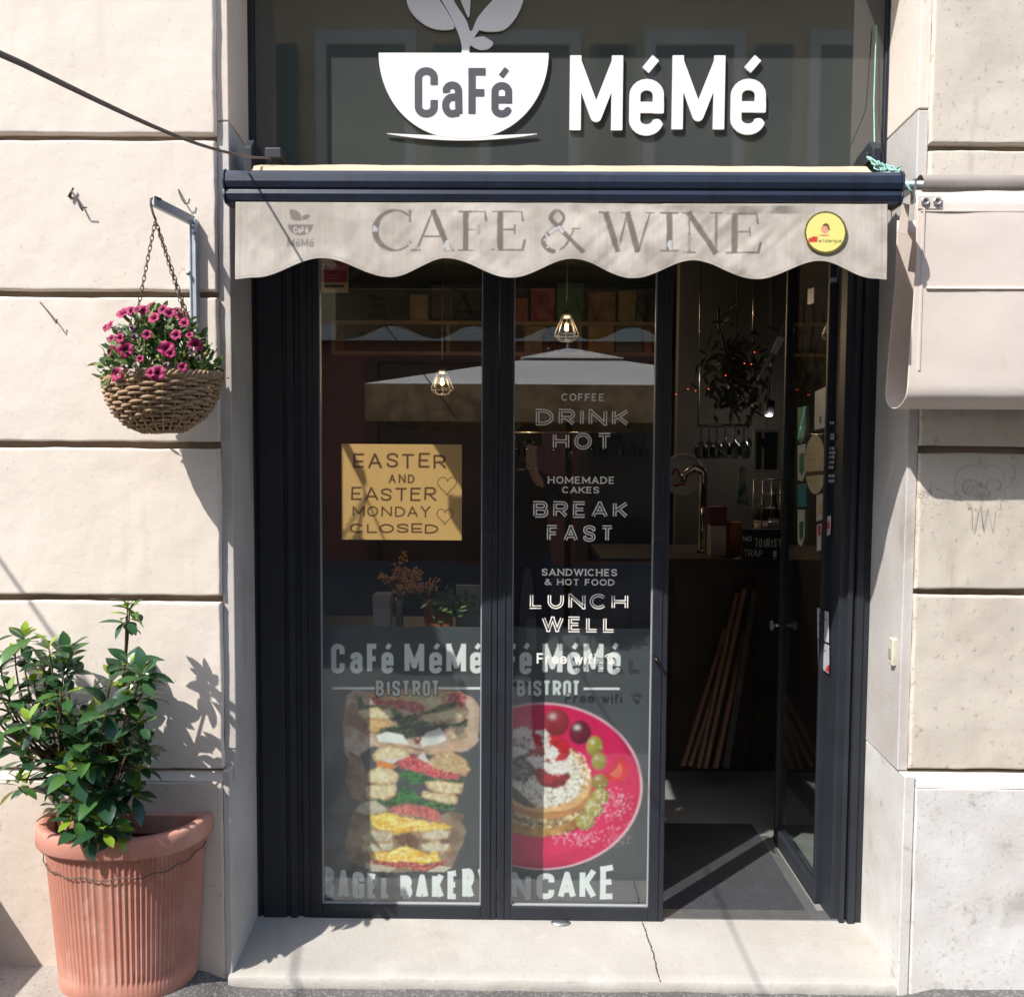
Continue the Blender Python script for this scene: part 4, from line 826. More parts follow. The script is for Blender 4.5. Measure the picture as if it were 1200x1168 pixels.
for i, (x_, y_, rx_, ry_) in enumerate(((697, 874, 9.5, 12), (702, 892, 9, 10), (703, 916, 10, 9.5), (704, 932, 10, 9.5), (696, 946, 11, 12), (686, 962, 11, 10))):
    p.ell(x_, y_, rx_, ry_, (178, 166, 74) if i != 2 else (160, 112, 50), (150, 136, 52), 0, .8, .1, 1, .1, 100 + i, .8, shade=.35, hl=.45); p.dust(x_, y_, rx_ * .8, ry_ * .8, (232, 230, 206), 16 if i > 2 else 2, .9, i)
p.poly(spl([(706, 907), (720, 898), (727, 887), (733, 894), (735, 906), (730, 915), (718, 916), (706, 907)]), (216, 44, 46), (190, 28, 36), 1, .2, 1, .1, 110); p.poly(spl([(714, 907), (722, 900), (726, 894), (729, 904), (724, 911), (714, 907)]), (226, 120, 92), (206, 80, 66), 1, .2, 1, .2, 111)
p.dust(722, 940, 20, 18, (236, 206, 218), 90, .8, 5); p.dust(714, 958, 30, 30, (232, 190, 208), 120, .7, 15); p.dust(672, 982, 30, 8, (236, 206, 218), 70, .8, 6); p.dust(700, 980, 40, 16, (232, 180, 202), 60, .6, 16)
p.text('PAN', 548, 622, 1012, 1053, ltc, t=.16, gap=.10, rise=lambda u: (0 * u, 1 - .30 * np.clip(u, 0, 1) ** .8)); p.text('CAKE', 629, 721, 1011, 1053, ltc, t=.16, gap=.10, rise=lambda u: (0 * u, .68 + .32 * np.clip(u, 0, 1) ** 1.6))
finish(); sheet(p, 'pancake_poster', 'dark grey poster of sugared pancakes and grapes on a pink plate')

# yellow notice on the glass
YN = YF + .0165
p = Paint(400, 541, 520, 633, YN, (208, 166, 106), .6)
p.c *= (1 + .05 * fbm(p.x * .1, p.y * .1, 5))[..., None]
ink = (92, 58, 34)
def hand(s, xl, xr, yt, yb, t=.1, sd=1): p.strokes(ptext(s, xl, xr, yt, yb, YN, t=t, gap=.26, hand=.05, din=False, seed=sd), ink, alpha=.92)
hand('EASTER', 414, 522, 531, 549, .15, 3); hand('AND', 456, 486, 555, 566, .17, 4); hand('EASTER', 411, 511, 571, 587, .15, 5); hand('MONDAY', 413, 505, 593, 606, .15, 6); hand('CLOSED', 411, 514, 613, 625, .18, 7)
for cx_, cy_, s_, r_ in ((524, 568, 11, 12), (521.5, 604, 9.5, 5)):
    h = [(cx_ + s_ * (16 * math.sin(t) ** 3) / 16 + r_ * .06 * math.cos(t), cy_ - s_ * (13 * math.cos(t) - 5 * math.cos(2 * t) - 2 * math.cos(3 * t) - math.cos(4 * t)) / 15) for t in np.linspace(0, 6.28, 40)]
    p.strokes([(np.array([P(a, b, YN) for a, b in h]), np.full(40, .0016), False)], ink, alpha=.85)
sheet(p, 'holiday_notice', 'yellow handwritten notice with two hearts taped inside the left glass door', 'notice', th=.0012)
# red label at the top of the same pane
p = Paint(373, 408, 300, 343, YN, (158, 30, 38), .6)
p.poly([(373, 331), (409, 331), (409, 344), (373, 344)], (196, 160, 110)); p.text('Allarme', 377, 405, 309, 317, (214, 150, 140), t=.1); p.poly([(379, 334), (403, 334), (403, 337), (379, 336)], (60, 40, 36), None, 1.5, .3); p.poly([(378, 322), (402, 322), (402, 323), (378, 323)], (190, 90, 84)); p.poly([(382, 326), (398, 326), (398, 327), (382, 327)], (190, 90, 84))
p.over((np.minimum(np.minimum(p.x - 373.6, 407.6 - p.x), 342.6 - p.y) < .8).astype(float), (196, 150, 140))
sheet(p, 'alarm_label', 'small red alarm warning label in the top corner of the left glass door', 'label', th=.001)

# stickers on the open leaf (plane X = XO + .012, seen from the street side)
def decal(name, label, cat, pts, col, marks=()):
    b = MB(); q = [PX(x, y, XO + .0125) for x, y in pts]; n = len(q)
    b.add([(XO + .0115, y, z) for y, z in q] + [(XO + .0135, y, z) for y, z in q], [tuple(range(n)), tuple(reversed(range(n, 2 * n)))] + [(i, (i + 1) % n, n + (i + 1) % n, n + i) for i in range(n)])
    t = thing(name, label, cat, (XO + .0125, q[0][0], q[0][1]))
    b.build('backing', mat('decal_' + name + str(len(bpy.data.objects)), col, tuple(int(v * .88) for v in col), 14, .4), t)
    for mp, mc in marks:
        b = MB(); q = [PX(x, y, XO + .0105) for x, y in mp]; n = len(q); b.add([(XO + .0108, y, z) for y, z in q], [tuple(range(n))]); b.build('print', mat('print_' + str(len(bpy.data.objects)), mc, None, rough=.5), t)
    return t
def qd(x0, y0, x1, y1, s=0): return [(x0, y0), (x1, y0 + s), (x1, y1 + s), (x0, y1)]
def ov(cx, cy, rx, ry, n=24): return [(cx + rx * math.cos(t), cy + ry * math.sin(t)) for t in np.linspace(0, 2 * math.pi, n + 1)[:-1]]
decal('window_sticker', 'narrow green pointed sticker, top of the column on the open door', 'sticker', [(935, 478), (944, 476), (944.5, 505), (942, 516), (938, 520), (935, 514)], (20, 132, 112), [([(937, 500), (942.5, 499), (942, 512), (938, 515)], (110, 196, 176))])
decal('window_sticker', 'green and white pointed sticker beside the round pale one on the open door', 'sticker', [(935, 522), (943.5, 520), (943, 555), (940, 564), (935, 562)], (214, 224, 220), [([(936.5, 532), (942.5, 530), (942, 552), (939, 558), (936.5, 552)], (14, 108, 84))])
decal('window_sticker', 'plain turquoise square sticker on the open door', 'sticker', qd(935, 567, 945, 594, -.5), (30, 140, 150))
decal('window_sticker', 'white sticker with green drop below the turquoise square on the open door', 'sticker', [(935, 597), (943, 597), (942.5, 628), (939, 640), (935, 636)], (206, 214, 208), [([(936.5, 612), (941.5, 610), (941, 628), (938, 634), (936.5, 628)], (22, 96, 74))])
decal('window_sticker', 'large round pale cream sticker with a dark band on the open door', 'sticker', ov(955.5, 544, 12, 35), (206, 194, 150), [([(944, 553), (967, 551), (966.5, 556), (944.5, 558)], (30, 28, 26)), ([(948, 538), (955, 537.6), (955, 538.6), (948, 539)], (150, 140, 104)), ([(948, 533), (956, 532.6), (956, 533.4), (948, 533.8)], (150, 140, 104))])
decal('paper_sheet', 'white paper sheet above the round pale sticker on the open door', 'paper sheet', [(955.5, 459), (970, 452), (969.5, 500), (954.5, 504)], (196, 202, 202), [([(960, 488), (962.5, 487.6), (962.5, 496), (960, 496.4)], (70, 74, 78))])
decal('window_sticker', 'small square white sticker high on the open door', 'sticker', [(947, 339), (954, 337), (953.6, 355), (946.6, 357)], (214, 220, 218))
decal('window_sticker', 'small rounded white sticker with a yellow motif under the round pale one', 'sticker', [(957, 580), (964.5, 578), (964.5, 608), (957, 611)], (208, 206, 196), [([(959, 592), (962.5, 591), (962.5, 602), (959, 603)], (206, 160, 70))])
decal('window_sticker', 'tiny white sticker with red print, lower of a pair on the open door', 'sticker', [(957.5, 615), (962.5, 613), (962, 644), (957.5, 646)], (208, 200, 200), [([(958.4, 616), (961.8, 615), (961.6, 627), (958.6, 628)], (178, 56, 66))])
decal('window_sticker', 'tiny white sticker with red print, upper of a pair on the open door', 'sticker', [(967, 606), (973.5, 604), (973, 626), (967, 629)], (208, 196, 198), [([(968.4, 612), (972, 611), (971.8, 619), (968.6, 620)], (186, 44, 60))])
decal('price_card', 'white card with small icons low on the open door', 'card', [(958, 712), (971, 717), (971, 753), (958, 748)], (196, 196, 202), [([(959.6, 719), (962, 720), (962, 724), (959.6, 723)], (50, 50, 60)), ([(959.6, 728), (962, 729), (962, 734), (959.6, 733)], (50, 50, 60)), ([(965, 724), (969.5, 725.6), (969.5, 727), (965, 725.4)], (120, 120, 130)), ([(959.6, 739), (964, 740), (964, 743), (959.6, 742)], (60, 60, 70))])
decal('price_card', 'grey white card with a red corner at the bottom of the open door', 'card', [(958.6, 750), (971.4, 756), (971.4, 789), (959, 780)], (180, 180, 190), [([(967, 784), (971.2, 778), (971.2, 788.6)], (190, 40, 40)), ([(962, 760), (968, 762), (968, 763.6), (962, 761.6)], (110, 110, 120))])
b = []
t = thing('opening_hours', 'column of tiny white printed lines near the open door hinge', 'lettering', (XO + .012, .5, 1.6))
b = MB(); rr = random.Random(3)
for y0 in (494, 508, 512, 524, 529, 534, 540, 546, 556, 562):
    x = 971
    while x < 977: 
        wd = rr.uniform(.8, 1.6); q = [PX(a, c, XO + .012) for a, c in ((x, y0), (x + wd, y0 - .3), (x + wd, y0 + 3), (x, y0 + 3.3))]; b.add([(XO + .012, y, z) for y, z in q], [(0, 1, 2, 3)]); x += wd + .6
b.build('print', mat('print_pale', (170, 174, 178), None), t)

# ------------------------------------------------------------------ rolled blind on the right wall
bl = thing('rolled_blind', 'pale canvas blind hung from a steel rod beside the doorway, its lower edge folded up', 'blind', (1.5, -.1, 2.3))
pvc = mat('pvc_canvas', (222, 212, 203), (214, 203, 193), 3, .55, .003, 5, spec=.35); stains('pvc_canvas', (190, 176, 162), 4, .55, .8, .5, (1, 1, .5)); stains('pvc_canvas', (170, 154, 138), 9, .66, .8, .4, (1, 1, .4))
gsl = mat('grey_sleeve', (150, 142, 134), (132, 124, 117), 4, .6, .001, 20)
Yr = -.16; zr = P(1130, 217, Yr)[1]; x0_ = P(1077, 217, Yr)[0]
m = MB(); m.tube([(P(1056, 214, Yr)[0], Yr, zr), (3.2, Yr, zr)], .012, 12); m.build('rod', alu, bl)
xs = np.linspace(x0_, 3.1, 80); an = np.linspace(0, 2 * math.pi, 25)
V = np.array([[(x, Yr + (.026 + .003 * fbm(np.array(x * 9.), np.array(a * 2), 5)) * math.sin(a), zr + (.026) * math.cos(a)) for x in xs] for a in an]); grid_obj('sleeve', V, gsl, bl)
zb_ = P(1130, 478, -.165)[1]
prof = [(-.185, zr - .016), (-.187, zr - .05), (-.187, zr - .30)]
zt_ = zr - .02
sec = [(-.176, zt_), (-.18, zt_ - .04)] + [(-.181 - .006 * t, zt_ - .04 - (zt_ - .04 - zb_ - .06) * t) for t in np.linspace(.06, 1, 16)]
yc, rr_ = -.118, .069
sec += [(yc + rr_ * math.cos(a), zb_ + .050 + .050 * math.sin(a)) for a in np.linspace(math.pi, 2 * math.pi, 14)[1:]]
sec += [(yc + rr_ - .012 * t, zb_ + .050 + (zt_ - zb_ - .10) * t) for t in np.linspace(.05, 1, 12)]
xl_ = P(1073, 300, -.185)[0]
V = np.array([[(x, y, z) for x in np.concatenate([[xl_, xl_ + .004, xl_ + .03], np.linspace(xl_ + .06, 3.1, 60)])] for y, z in sec]); V[..., 1] += .007 * fbm(V[..., 0] * 3 + V[..., 2] * 2, V[..., 2] * 5, 15) + .0016 * fbm(V[..., 0] * 16, V[..., 2] * 16, 16)
V[..., 0] += np.where(V[..., 0] < xl_ + .02, -.014 * np.clip((zr - .25 - V[..., 2]) / .35, 0, 1), 0)
o = grid_obj('canvas', V, pvc, bl); s_ = o.modifiers.new('t', 'SOLIDIFY'); s_.thickness = .003; s_.offset = 0
def seam(z0, z1, x0, x1): m = MB(); m.box(x0, x1, -.1885, -.184, z0, z1); return m
zz = P(1130, 338, -.187)[1]; m = MB(); m.tube([(xl_ + .03, -.1895, zz), (3.1, -.1895, zz)], .0035, 6); m.build('hem', pvc, bl)
zz = P(1130, 247, -.187)[1]; m = MB(); m.box(xl_ + .01, 3.1, -.186, -.1825, zz - .002, zz + .002); m.build('hem', pvc, bl)
m = MB(); a = P(1081, 300, -.187)[0]; m.box(a - .0025, a + .0025, -.1895, -.186, zb_ + .1, zr - .07); m.build('hem', pvc, bl)
for xx in (1084, 1098):
    q = P(xx, 236.5, -.187); m = MB(); m.tube([(q[0] + .0085 * math.cos(t), -.189, q[1] + .0085 * math.sin(t)) for t in np.linspace(0, 6.2832, 17)[:-1]], .0032, 6, closed=True); m.build('eyelet', alu, bl)
    m = MB(); m.box(q[0] - .018, q[0] + .014, -.1862, -.1845, q[1] - .018, q[1] + .016); m.build('eyelet_patch', pvc, bl)
m = MB(); q = [PV(1058, 238, -.12), PV(1066, 240, -.12), PV(1063, 275, -.12), PV(1052, 273, -.12)]; m.add(q + [v + Vector((0, .002, 0)) for v in q], [(0, 1, 2, 3), (7, 6, 5, 4), (0, 4, 5, 1), (1, 5, 6, 2), (2, 6, 7, 3), (3, 7, 4, 0)]); m.build('strap', pvc, bl)
m = MB(); q = P(1064, 222, Yr); m.box(q[0] - .01, q[0] + .02, Yr - .004, -.02, zr - .016, zr - .012); m.box(q[0] + .012, q[0] + .018, Yr - .012, Yr + .01, zr - .05, zr + .014); m.build('rod_bracket', alu, bl)
_n = pvc.node_tree.nodes; _l = pvc.node_tree.links; _t = _n.new('ShaderNodeBsdfTranslucent'); _t.inputs[0].default_value = (.62, .36, .20, 1); _x = _n.new('ShaderNodeMixShader'); _x.inputs[0].default_value = .14; _l.new(_n['Principled BSDF'].outputs[0], _x.inputs[1]); _l.new(_t.outputs[0], _x.inputs[2]); _l.new(_x.outputs[0], _n['Material Output'].inputs[0])
# green twine
tw = mat('twine_green', (150, 190, 178), (120, 164, 152), 30, .9); m = MB(); rr = random.Random(5)
tt = thing('twine', 'knotted pale green twine tied round the right end of the awning', 'twine', (1.0, -.15, 2.4))
for k in range(7):
    a = Vector(PV(1016, 184, .03)); b_ = Vector(PV(1064, 214, -.17)); pts = []
    for i in range(16):
        t = i / 15; e = math.sin(math.pi * t); pts.append(a.lerp(b_, t) + Vector((rr.uniform(-1, 1), rr.uniform(-1, 1), rr.uniform(-1, 1))) * .010 * e + Vector((0, 0, .008 * math.sin(t * 9 + k) * e)))
    m.tube(pts, .0024, 5)
m.build('strand', tw, tt)
m = MB(); c_ = Vector(PV(1044, 203, -.06))
for k in range(5): m.tube([c_ + Vector((.022 * math.cos(t * 1.0 + k), .014 * math.sin(2 * t + k), .016 * math.sin(t + k * 1.7))) for t in np.linspace(0, 6.28, 24)], .0024, 5)
m.build('knot', tw, tt)
m = MB(); m.tube([PV(1016, 184, .03), PV(1025, 178, .1), PV(1024, 120, .24), PV(1026, 60, .25), PV(1027, 30, .255)], .0022, 5); m.tube([PV(1062, 214, -.17), PV(1066, 222, -.175), PV(1070, 226, -.175)], .003, 5); m.build('loose_end', tw, tt)

# door bell plate on the right jamb
q = P(1046, 766, .03); zc_ = q[1]
m = MB(); m.box(1.1555 - .012, 1.160, .045, .075, zc_ - .043, zc_ + .043); o = m.build('plate', mat('old_plastic', (196, 194, 176), (176, 172, 152), 20, .5)); bp = thing('bell_plate', 'narrow cream plastic bell plate screwed to the right door jamb', 'bell plate', (1.156, .06, zc_)); o.parent = bp; o.matrix_parent_inverse = Matrix.Translation(-bp.location); o.modifiers.new('b', 'BEVEL').width = .004
m = MB(); m.box(1.1555 - .016, 1.1434, .053, .067, zc_ - .02, zc_ + .012); m.build('button', mat('bell_button', (150, 146, 130), None, rough=.4), bp, bevel=.002)

# iron hooks and a scrap left in the wall
iron = mat('rusty_iron', (92, 80, 70), (70, 58, 48), 40, .7)
def hook(pts, label, ys, r=.0022):
    m = MB(); q = [PV(x, y, Y) for (x, y), Y in zip(pts, ys)]; m.tube(q, r, 6); o = m.build('wall_hook', iron); tag(o, label, 'hook')
hook([(209, 221), (210, 226), (213, 233), (217, 239), (221, 238), (222, 233)], 'small S shaped iron hook in the plaster right of the bracket arm', [.005, -.01, -.014, -.014, -.014, -.014])
hook([(46, 353), (52, 360), (60, 370), (66, 379), (67, 374)], 'bent iron hook left of the flower basket, low in its stone course', [.005, -.01, -.016, -.018, -.018])
m = MB(); m.tube([PV(82, 232, .0), PV(84, 224, -.012), PV(90, 234, -.016), PV(97, 247, -.012)], .003, 6); m.tube([PV(90, 234, -.016), PV(94, 244, -.02), PV(102, 243, -.022)], .002, 5); m.tube([PV(80, 231, -.01), PV(86, 220, -.01)], .003, 5); o = m.build('wire_scrap', iron); tag(o, 'twisted scrap of wire nailed high on the left wall', 'wire scrap')

# pencil doodle on the right wall
def scr(pts, r, m): m.tube([PV(x, y, -.0035 + 0) for x, y in spl(pts, 5)], r, 4)
pc = mat('pencil', (150, 140, 128), None); m = MB()
scr([(1131, 577), (1135, 570), (1139, 568), (1141, 572), (1138, 577), (1132, 578), (1128, 573), (1130, 564), (1137, 561), (1144, 564), (1146, 574), (1143, 580)], .0009, m); scr([(1165, 574), (1170, 574), (1173, 569), (1171, 563), (1165, 561), (1158, 564), (1156, 571), (1160, 580)], .0009, m)
m.tube([PV(x, y, -.0035) for x, y in ((1143, 581), (1146, 583), (1149, 577), (1151, 584), (1154, 578), (1158, 583), (1160, 577))], .0010, 4)
scr([(1122, 582), (1119, 570), (1121, 556), (1130, 547), (1150, 544), (1170, 547), (1177, 556), (1176, 564), (1172, 568)], .0006, m); scr([(1178, 541), (1188, 546), (1190, 556), (1186, 566), (1178, 573)], .0006, m)
for l in ([(1138, 590), (1139, 618), (1141, 622), (1146, 598), (1149, 590), (1152, 620)], [(1152, 620), (1157, 594), (1163, 622), (1166, 596)], [(1176, 574), (1180, 585), (1172, 583)], [(1171, 584), (1173, 595), (1166, 591)], [(1132, 586), (1137, 590), (1134, 594)]): m.tube([PV(x, y, -.0035) for x, y in l], .0006, 4)
m.build('pencil_doodle', pc, facade)
# ------------------------------------------------------------------ terracotta planter and its shrub
terra = mat('terracotta', (190, 132, 114), (174, 116, 98), 5, .8, .001, 60); stains('terracotta', (218, 178, 160), 5, .5, .7, .55); stains('terracotta', (214, 186, 172), 14, .6, .72, .5, (1, 1, .4)); stains('terracotta', (150, 98, 80), 4, .58, .76, .5, (1.5, 1, .3)); stains('terracotta', (120, 84, 70), 7, .62, .8, .35, (1, 1, .3))
cxp, hwp, dep = -1.186, .250, .200
def dshape(a, dp, n=72, flute=0.0):
    """D outline against the wall: from right wall corner round the front to the left one"""
    o = []
    for i in range(n + 1):
        t = math.pi * i / n; c, s_ = math.cos(t), math.sin(t); k = 1
        x = a * math.copysign(abs(c) ** .8, c); y = dp * abs(s_) ** .85
        o.append((x, y))
    return o
pot = thing('terracotta_planter', 'half round ribbed terracotta planter standing on the pavement against the left wall', 'planter', (cxp, -.12, .0))
def ring(a, dp, n, fl=0, nf=46):
    p = dshape(a, dp, n); o = []
    for i, (x, y) in enumerate(p):
        k = 1.0
        if fl: k = 1 - fl * abs(math.sin(math.pi * nf * i / n)) ** .6
        o.append((cxp + x * (1 - (1 - k)), -.012 - y * k * (1 if y > .012 else 1)))
    return o
N = 368
rows = [(.012, .80, .0), (.02, .81, .0), (.06, .815, .0), (.075, .82, .028), (.44, .925, .03), (.452, .927, .0), (.462, .93, 0)]
V = []
for z, k, fl in rows:
    if fl:
        V.append([(x, y, z) for x, y in ring(hwp * k, dep * k, N, fl)])
    else: V.append([(x, y, z) for x, y in ring(hwp * k, dep * k, N)])
V = np.array(V)
grid_obj('pot_body', V, terra, pot, flip=True)
m = MB(); m.box(cxp - hwp * .8, cxp + hwp * .8, -.022, -.010, .01, .46); m.build('pot_back', terra, pot)
rim = [(.452, .93), (.455, 1.0), (.462, 1.02), (.495, 1.02), (.508, 1.015), (.514, 1.0), (.516, .98), (.514, .90), (.508, .885), (.49, .87), (.40, .85)]
V = np.array([[(x, y, z) for x, y in ring(hwp * k, dep * k, 120)] for z, k in rim]); grid_obj('pot_rim', V, terra, pot, flip=True)
m = MB(); m.box(cxp - hwp * 1.0, cxp + hwp * 1.0, -.036, -.010, .453, .515); m.build('pot_rim', terra, pot, bevel=.004)
soil = mat('soil', (62, 46, 36), (40, 30, 24), 30, .95, .004, 60)
m = MB(); q = ring(hwp * .88, dep * .88, 60); m.add([(x, y, .44 + .01 * rr.uniform(0, 1)) for x, y in q] + [(cxp, -.08, .455)], [(i, i + 1, len(q)) for i in range(len(q) - 1)]); m.build('soil', soil, pot)
q = ring(hwp * .925, dep * .925, 60); m = MB(); m.tube([(x * 1.0 + (x - cxp) * .01, y * 1.012 - .002, .425 - .028 * math.sin(math.pi * i / 60) - .004 * math.sin(i * .9)) for i, (x, y) in enumerate(q)], .0018, 5); m.build('wire', iron, pot)

leafm = mat('leaf_gloss', 'Col', rough=.24, spec=.6); lb = m_tools['leaf_gloss'][2]; lb.inputs['Subsurface Weight'].default_value = 0
def translucent(m, k=.35):
    n = m.node_tree.nodes; l = m.node_tree.links; b = n['Principled BSDF']; o = n['Material Output']; t = n.new('ShaderNodeBsdfTranslucent'); x = n.new('ShaderNodeMixShader'); x.inputs[0].default_value = k
    l.new(b.inputs['Base Color'].links[0].from_socket, t.inputs[0]); l.new(b.outputs[0], x.inputs[1]); l.new(t.outputs[0], x.inputs[2]); l.new(x.outputs[0], o.inputs[0])
translucent(leafm, .22)
class Leaves:
    def __init__(s): s.m = MB(); s.c = []
    def leaf(s, base, d, up, ln, wd, col, curl=.25, fold=.25, shape=.45):
        d = Vector(d).normalized(); up = Vector(up); sd = d.cross(up); sd = sd.normalized() if sd.length > 1e-4 else d.orthogonal().normalized(); up = sd.cross(d).normalized()
        vs = []; n = 6
        for i in range(n + 1):
            t = i / n; w_ = wd * .5 * (math.sin(math.pi * min(t / (2 * shape), 1)) if t < shape else math.cos(math.pi / 2 * (t - shape) / (1 - shape)) ** .8)
            w_ = max(w_, wd * .03); c = Vector(base) + d * (ln * t) - up * (curl * ln * t * t)
            vs += [c - sd * w_ + up * (fold * w_), c, c + sd * w_ + up * (fold * w_)]
        k = [(3 * i + j, 3 * i + j + 1, 3 * i + j + 4, 3 * i + j + 3) for i in range(n) for j in (0, 1)]
        s.m.add(vs, k, True); s.c += [(*lin(col), 1)] * len(vs)
    def build(s, name, m, parent): return s.m.build(name, m, parent, fix=False, col=s.c)
shr = thing('potted_shrub', 'glossy green leaved shrub with pale young shoots growing in the terracotta planter', 'shrub', (-1.28, -.11, .45))
R_ = random.Random(21)
def inpoly(x, y, p):
    c = False
    for i in range(len(p)):
        a, b = p[i], p[(i + 1) % len(p)]
        if (a[1] > y) != (b[1] > y) and x < (b[0] - a[0]) * (y - a[1]) / (b[1] - a[1]) + a[0]: c = not c
    return c
reg = [([(88, 975), (62, 930), (70, 885), (98, 850), (112, 805), (140, 765), (168, 785), (168, 850), (168, 905), (158, 955), (140, 978)], 34, 15),
       ([(-24, 745), (34, 742), (42, 800), (36, 850), (30, 895), (-24, 890)], 13, 18), ([(50, 752), (82, 762), (82, 850), (58, 850)], 9, 15), ([(20, 905), (36, 905), (36, 925), (20, 925)], 2, 8), ([(60, 860), (100, 840), (110, 900), (66, 920)], 9, 13)]
ros = [(150, 704, -.17, 1), (148, 722, -.17, .9), (152, 712, -.165, 1.0)]
for pl_r, n_, dmin in reg:
    k = 0; tr = 0; loc_ = []
    xs = [a for a, _ in pl_r]; ys_ = [b for _, b in pl_r]
    while k < n_ and tr < 4000:
        tr += 1; x, y = R_.uniform(min(xs), max(xs)), R_.uniform(min(ys_), max(ys_))
        if inpoly(x, y, pl_r) and all(math.hypot(x - a, y - b) > dmin for a, b in loc_): loc_.append((x, y)); ros.append((x, y, R_.uniform(-.28, -.07), 0)); k += 1
stem_m = MB(); lv = Leaves()
rootp = [Vector((-1.30, -.09, .44)), Vector((-1.27, -.12, .44)), Vector((-1.34, -.10, .44))]
for (x, y, Y, top) in ros:
    c = PV(x, y, Y); r = rootp[0] if x > 95 else rootp[2]
    if x > 120: r = rootp[1]
    if x < 92 and y < 930: r = PV(78 + R_.uniform(-8, 8), 900 + R_.uniform(-14, 14), -.14)
    mid = (r.lerp(c, .55) if x > 92 else Vector((r.x + (c.x - r.x) * .85, c.y, r.z + (c.z - r.z) * .4))) + Vector((R_.uniform(-.03, .03), R_.uniform(-.02, .02), .02)) + Vector((0, 0, 0))
    if top: mid = PV(147, 850, -.13)
    pts = [r.lerp(mid, t).lerp(mid.lerp(c, t), t) for t in np.linspace(0, 1, 9)]
    stem_m.tube(pts, [.0045 - .0025 * i / 8 for i in range(9)], 5)
    ax = (c - mid).normalized() * .4 + Vector((R_.uniform(-.25, .25), R_.uniform(-.4, .1), 1.0)); ax.normalize()
    u = ax.orthogonal().normalized(); v = ax.cross(u); nl = R_.randint(8, 12) if not top else 7
    young = R_.random() < .5 or top; s_ = R_.uniform(.85, 1.15)
    for j in range(nl):
        a = j * 2.4 + R_.uniform(-.3, .3); inner = j / nl; el = .15 + 1.15 * inner if not top else R_.uniform(-.6, 1.1)
        d = (u * math.cos(a) + v * math.sin(a)) * math.cos(el) + ax * math.sin(el); d.z -= .62 * (1 - inner) * R_.uniform(.3, 1.3)
        g = R_.uniform(-8, 10)
        if young and inner > .6: col = (138 + g, 164 + g, 56); ln = R_.uniform(.030, .05)
        elif R_.random() < .16: col = (128 + g, 150 + g, 48); ln = R_.uniform(.045, .06)
        else: col = (46 + g, 78 + g * 1.2, 50 + g * .6) if R_.random() < .7 else (66 + g, 104 + g, 54); ln = R_.uniform(.055, .082)
        ln *= s_ * (.85 if top else 1)
        b = c - ax * (.028 * (1 - inner)) + d * .004
        lv.leaf(b, d, ax, ln, ln * R_.uniform(.42, .54), col, curl=R_.uniform(.1, .5), fold=R_.uniform(.1, .45), shape=.55)
stem_m.build('stem', mat('stem_brown', (104, 84, 58), (84, 70, 46), 20, .8), shr); lv.build('foliage', leafm, shr)

# ------------------------------------------------------------------ bracket, basket and petunias
galv = mat('galvanised', (178, 186, 192), (150, 158, 166), 14, .45, metal=.25); LB = .185
tip = PV(182, 236, -LB); cor = PV(226, 258, -.012)
br_ = thing('wall_bracket', 'galvanised steel bracket with a bent arm on the left wall', 'bracket', (cor.x, 0, cor.z))
m = MB(); b0 = PV(226, 392, -.006); 
for dx, y0, y1 in ((-.012, -.004, .004), (.010, -.022, .004)): m.box(cor.x + dx - .0022, cor.x + dx + .0022, y0 - .004, y1 + .002, b0.z, cor.z)
m.box(cor.x - .012, cor.x + .010, -.004, .003, b0.z, cor.z); m.build('post', galv, br_, bevel=.001)
m = MB(); d = (tip - cor); dn = d.normalized(); sdv = dn.cross(Vector((0, 0, 1))).normalized(); upv = sdv.cross(dn)
m.obox((tip + cor) / 2, dn * (d.length / 2 + .008), sdv * .0022, upv * .013); m.obox((tip + cor) / 2 - upv * .011 + sdv * .006, dn * (d.length / 2 + .004), sdv * .007, upv * .002); m.build('arm', galv, br_, bevel=.001)
for x, y in ((228, 274), (221, 321)):
    c = PV(x, y, -.010); m = MB(); m.tube([c, c + Vector((.004, -.016, 0))], .0055, 8); m.tube([c + Vector((.004, -.010, 0)), c + Vector((.006, -.018, 0))], .008, 6); m.build('bolt', galv, br_)
bas = thing('wicker_basket', 'round woven wicker hanging basket of petunias on two rusty chains', 'basket', (tip.x, -LB, 1.75))
wick = mat('wicker', (170, 142, 112), (136, 110, 84), 26, .85, .001, 120); stains('wicker', (172, 142, 108), 30, .55, .7, .5)
BY = -LB; bcx = P(192, 460, BY)[0]; bzr = P(192, 447, BY)[1]
tilt = math.radians(5)
def bp_(a, r, z): 
    x = r * math.cos(a); return Vector((bcx + x * math.cos(tilt) , BY + r * math.sin(a), bzr + z + x * math.sin(tilt)))
RT = .139; HT = .146
def brad(t): return RT * (1 - t ** 2.3) ** .5 * (1 - .06 * t) + .01
m = MB(); NR = 17
for k in range(NR):
    t = .02 + .93 * k / (NR - 1); z = -HT * t + .004; r = brad(t); pts = []
    for i in range(120):
        a = 2 * math.pi * i / 120; w_ = math.cos(13 * a + math.pi * (k % 2)); pts.append(bp_(a, r * (1 + .002 * math.sin(5 * a + k)) + .0055 * w_, z + .0022 * math.sin(4 * a + k * 1.7)))
    m.tube(pts, .0052, 5, closed=True)
for k in range(26):
    a = 2 * math.pi * k / 26; m.tube([bp_(a, brad(t) - .001, -HT * t) for t in np.linspace(.0, .95, 12)], .003, 5)
m.lathe([(0, 0), (.05, 0), (.05, .01), (0, .01)], (bcx, BY, bzr - HT + .004), 16)
m.build('woven_bowl', wick, bas)
m = MB()
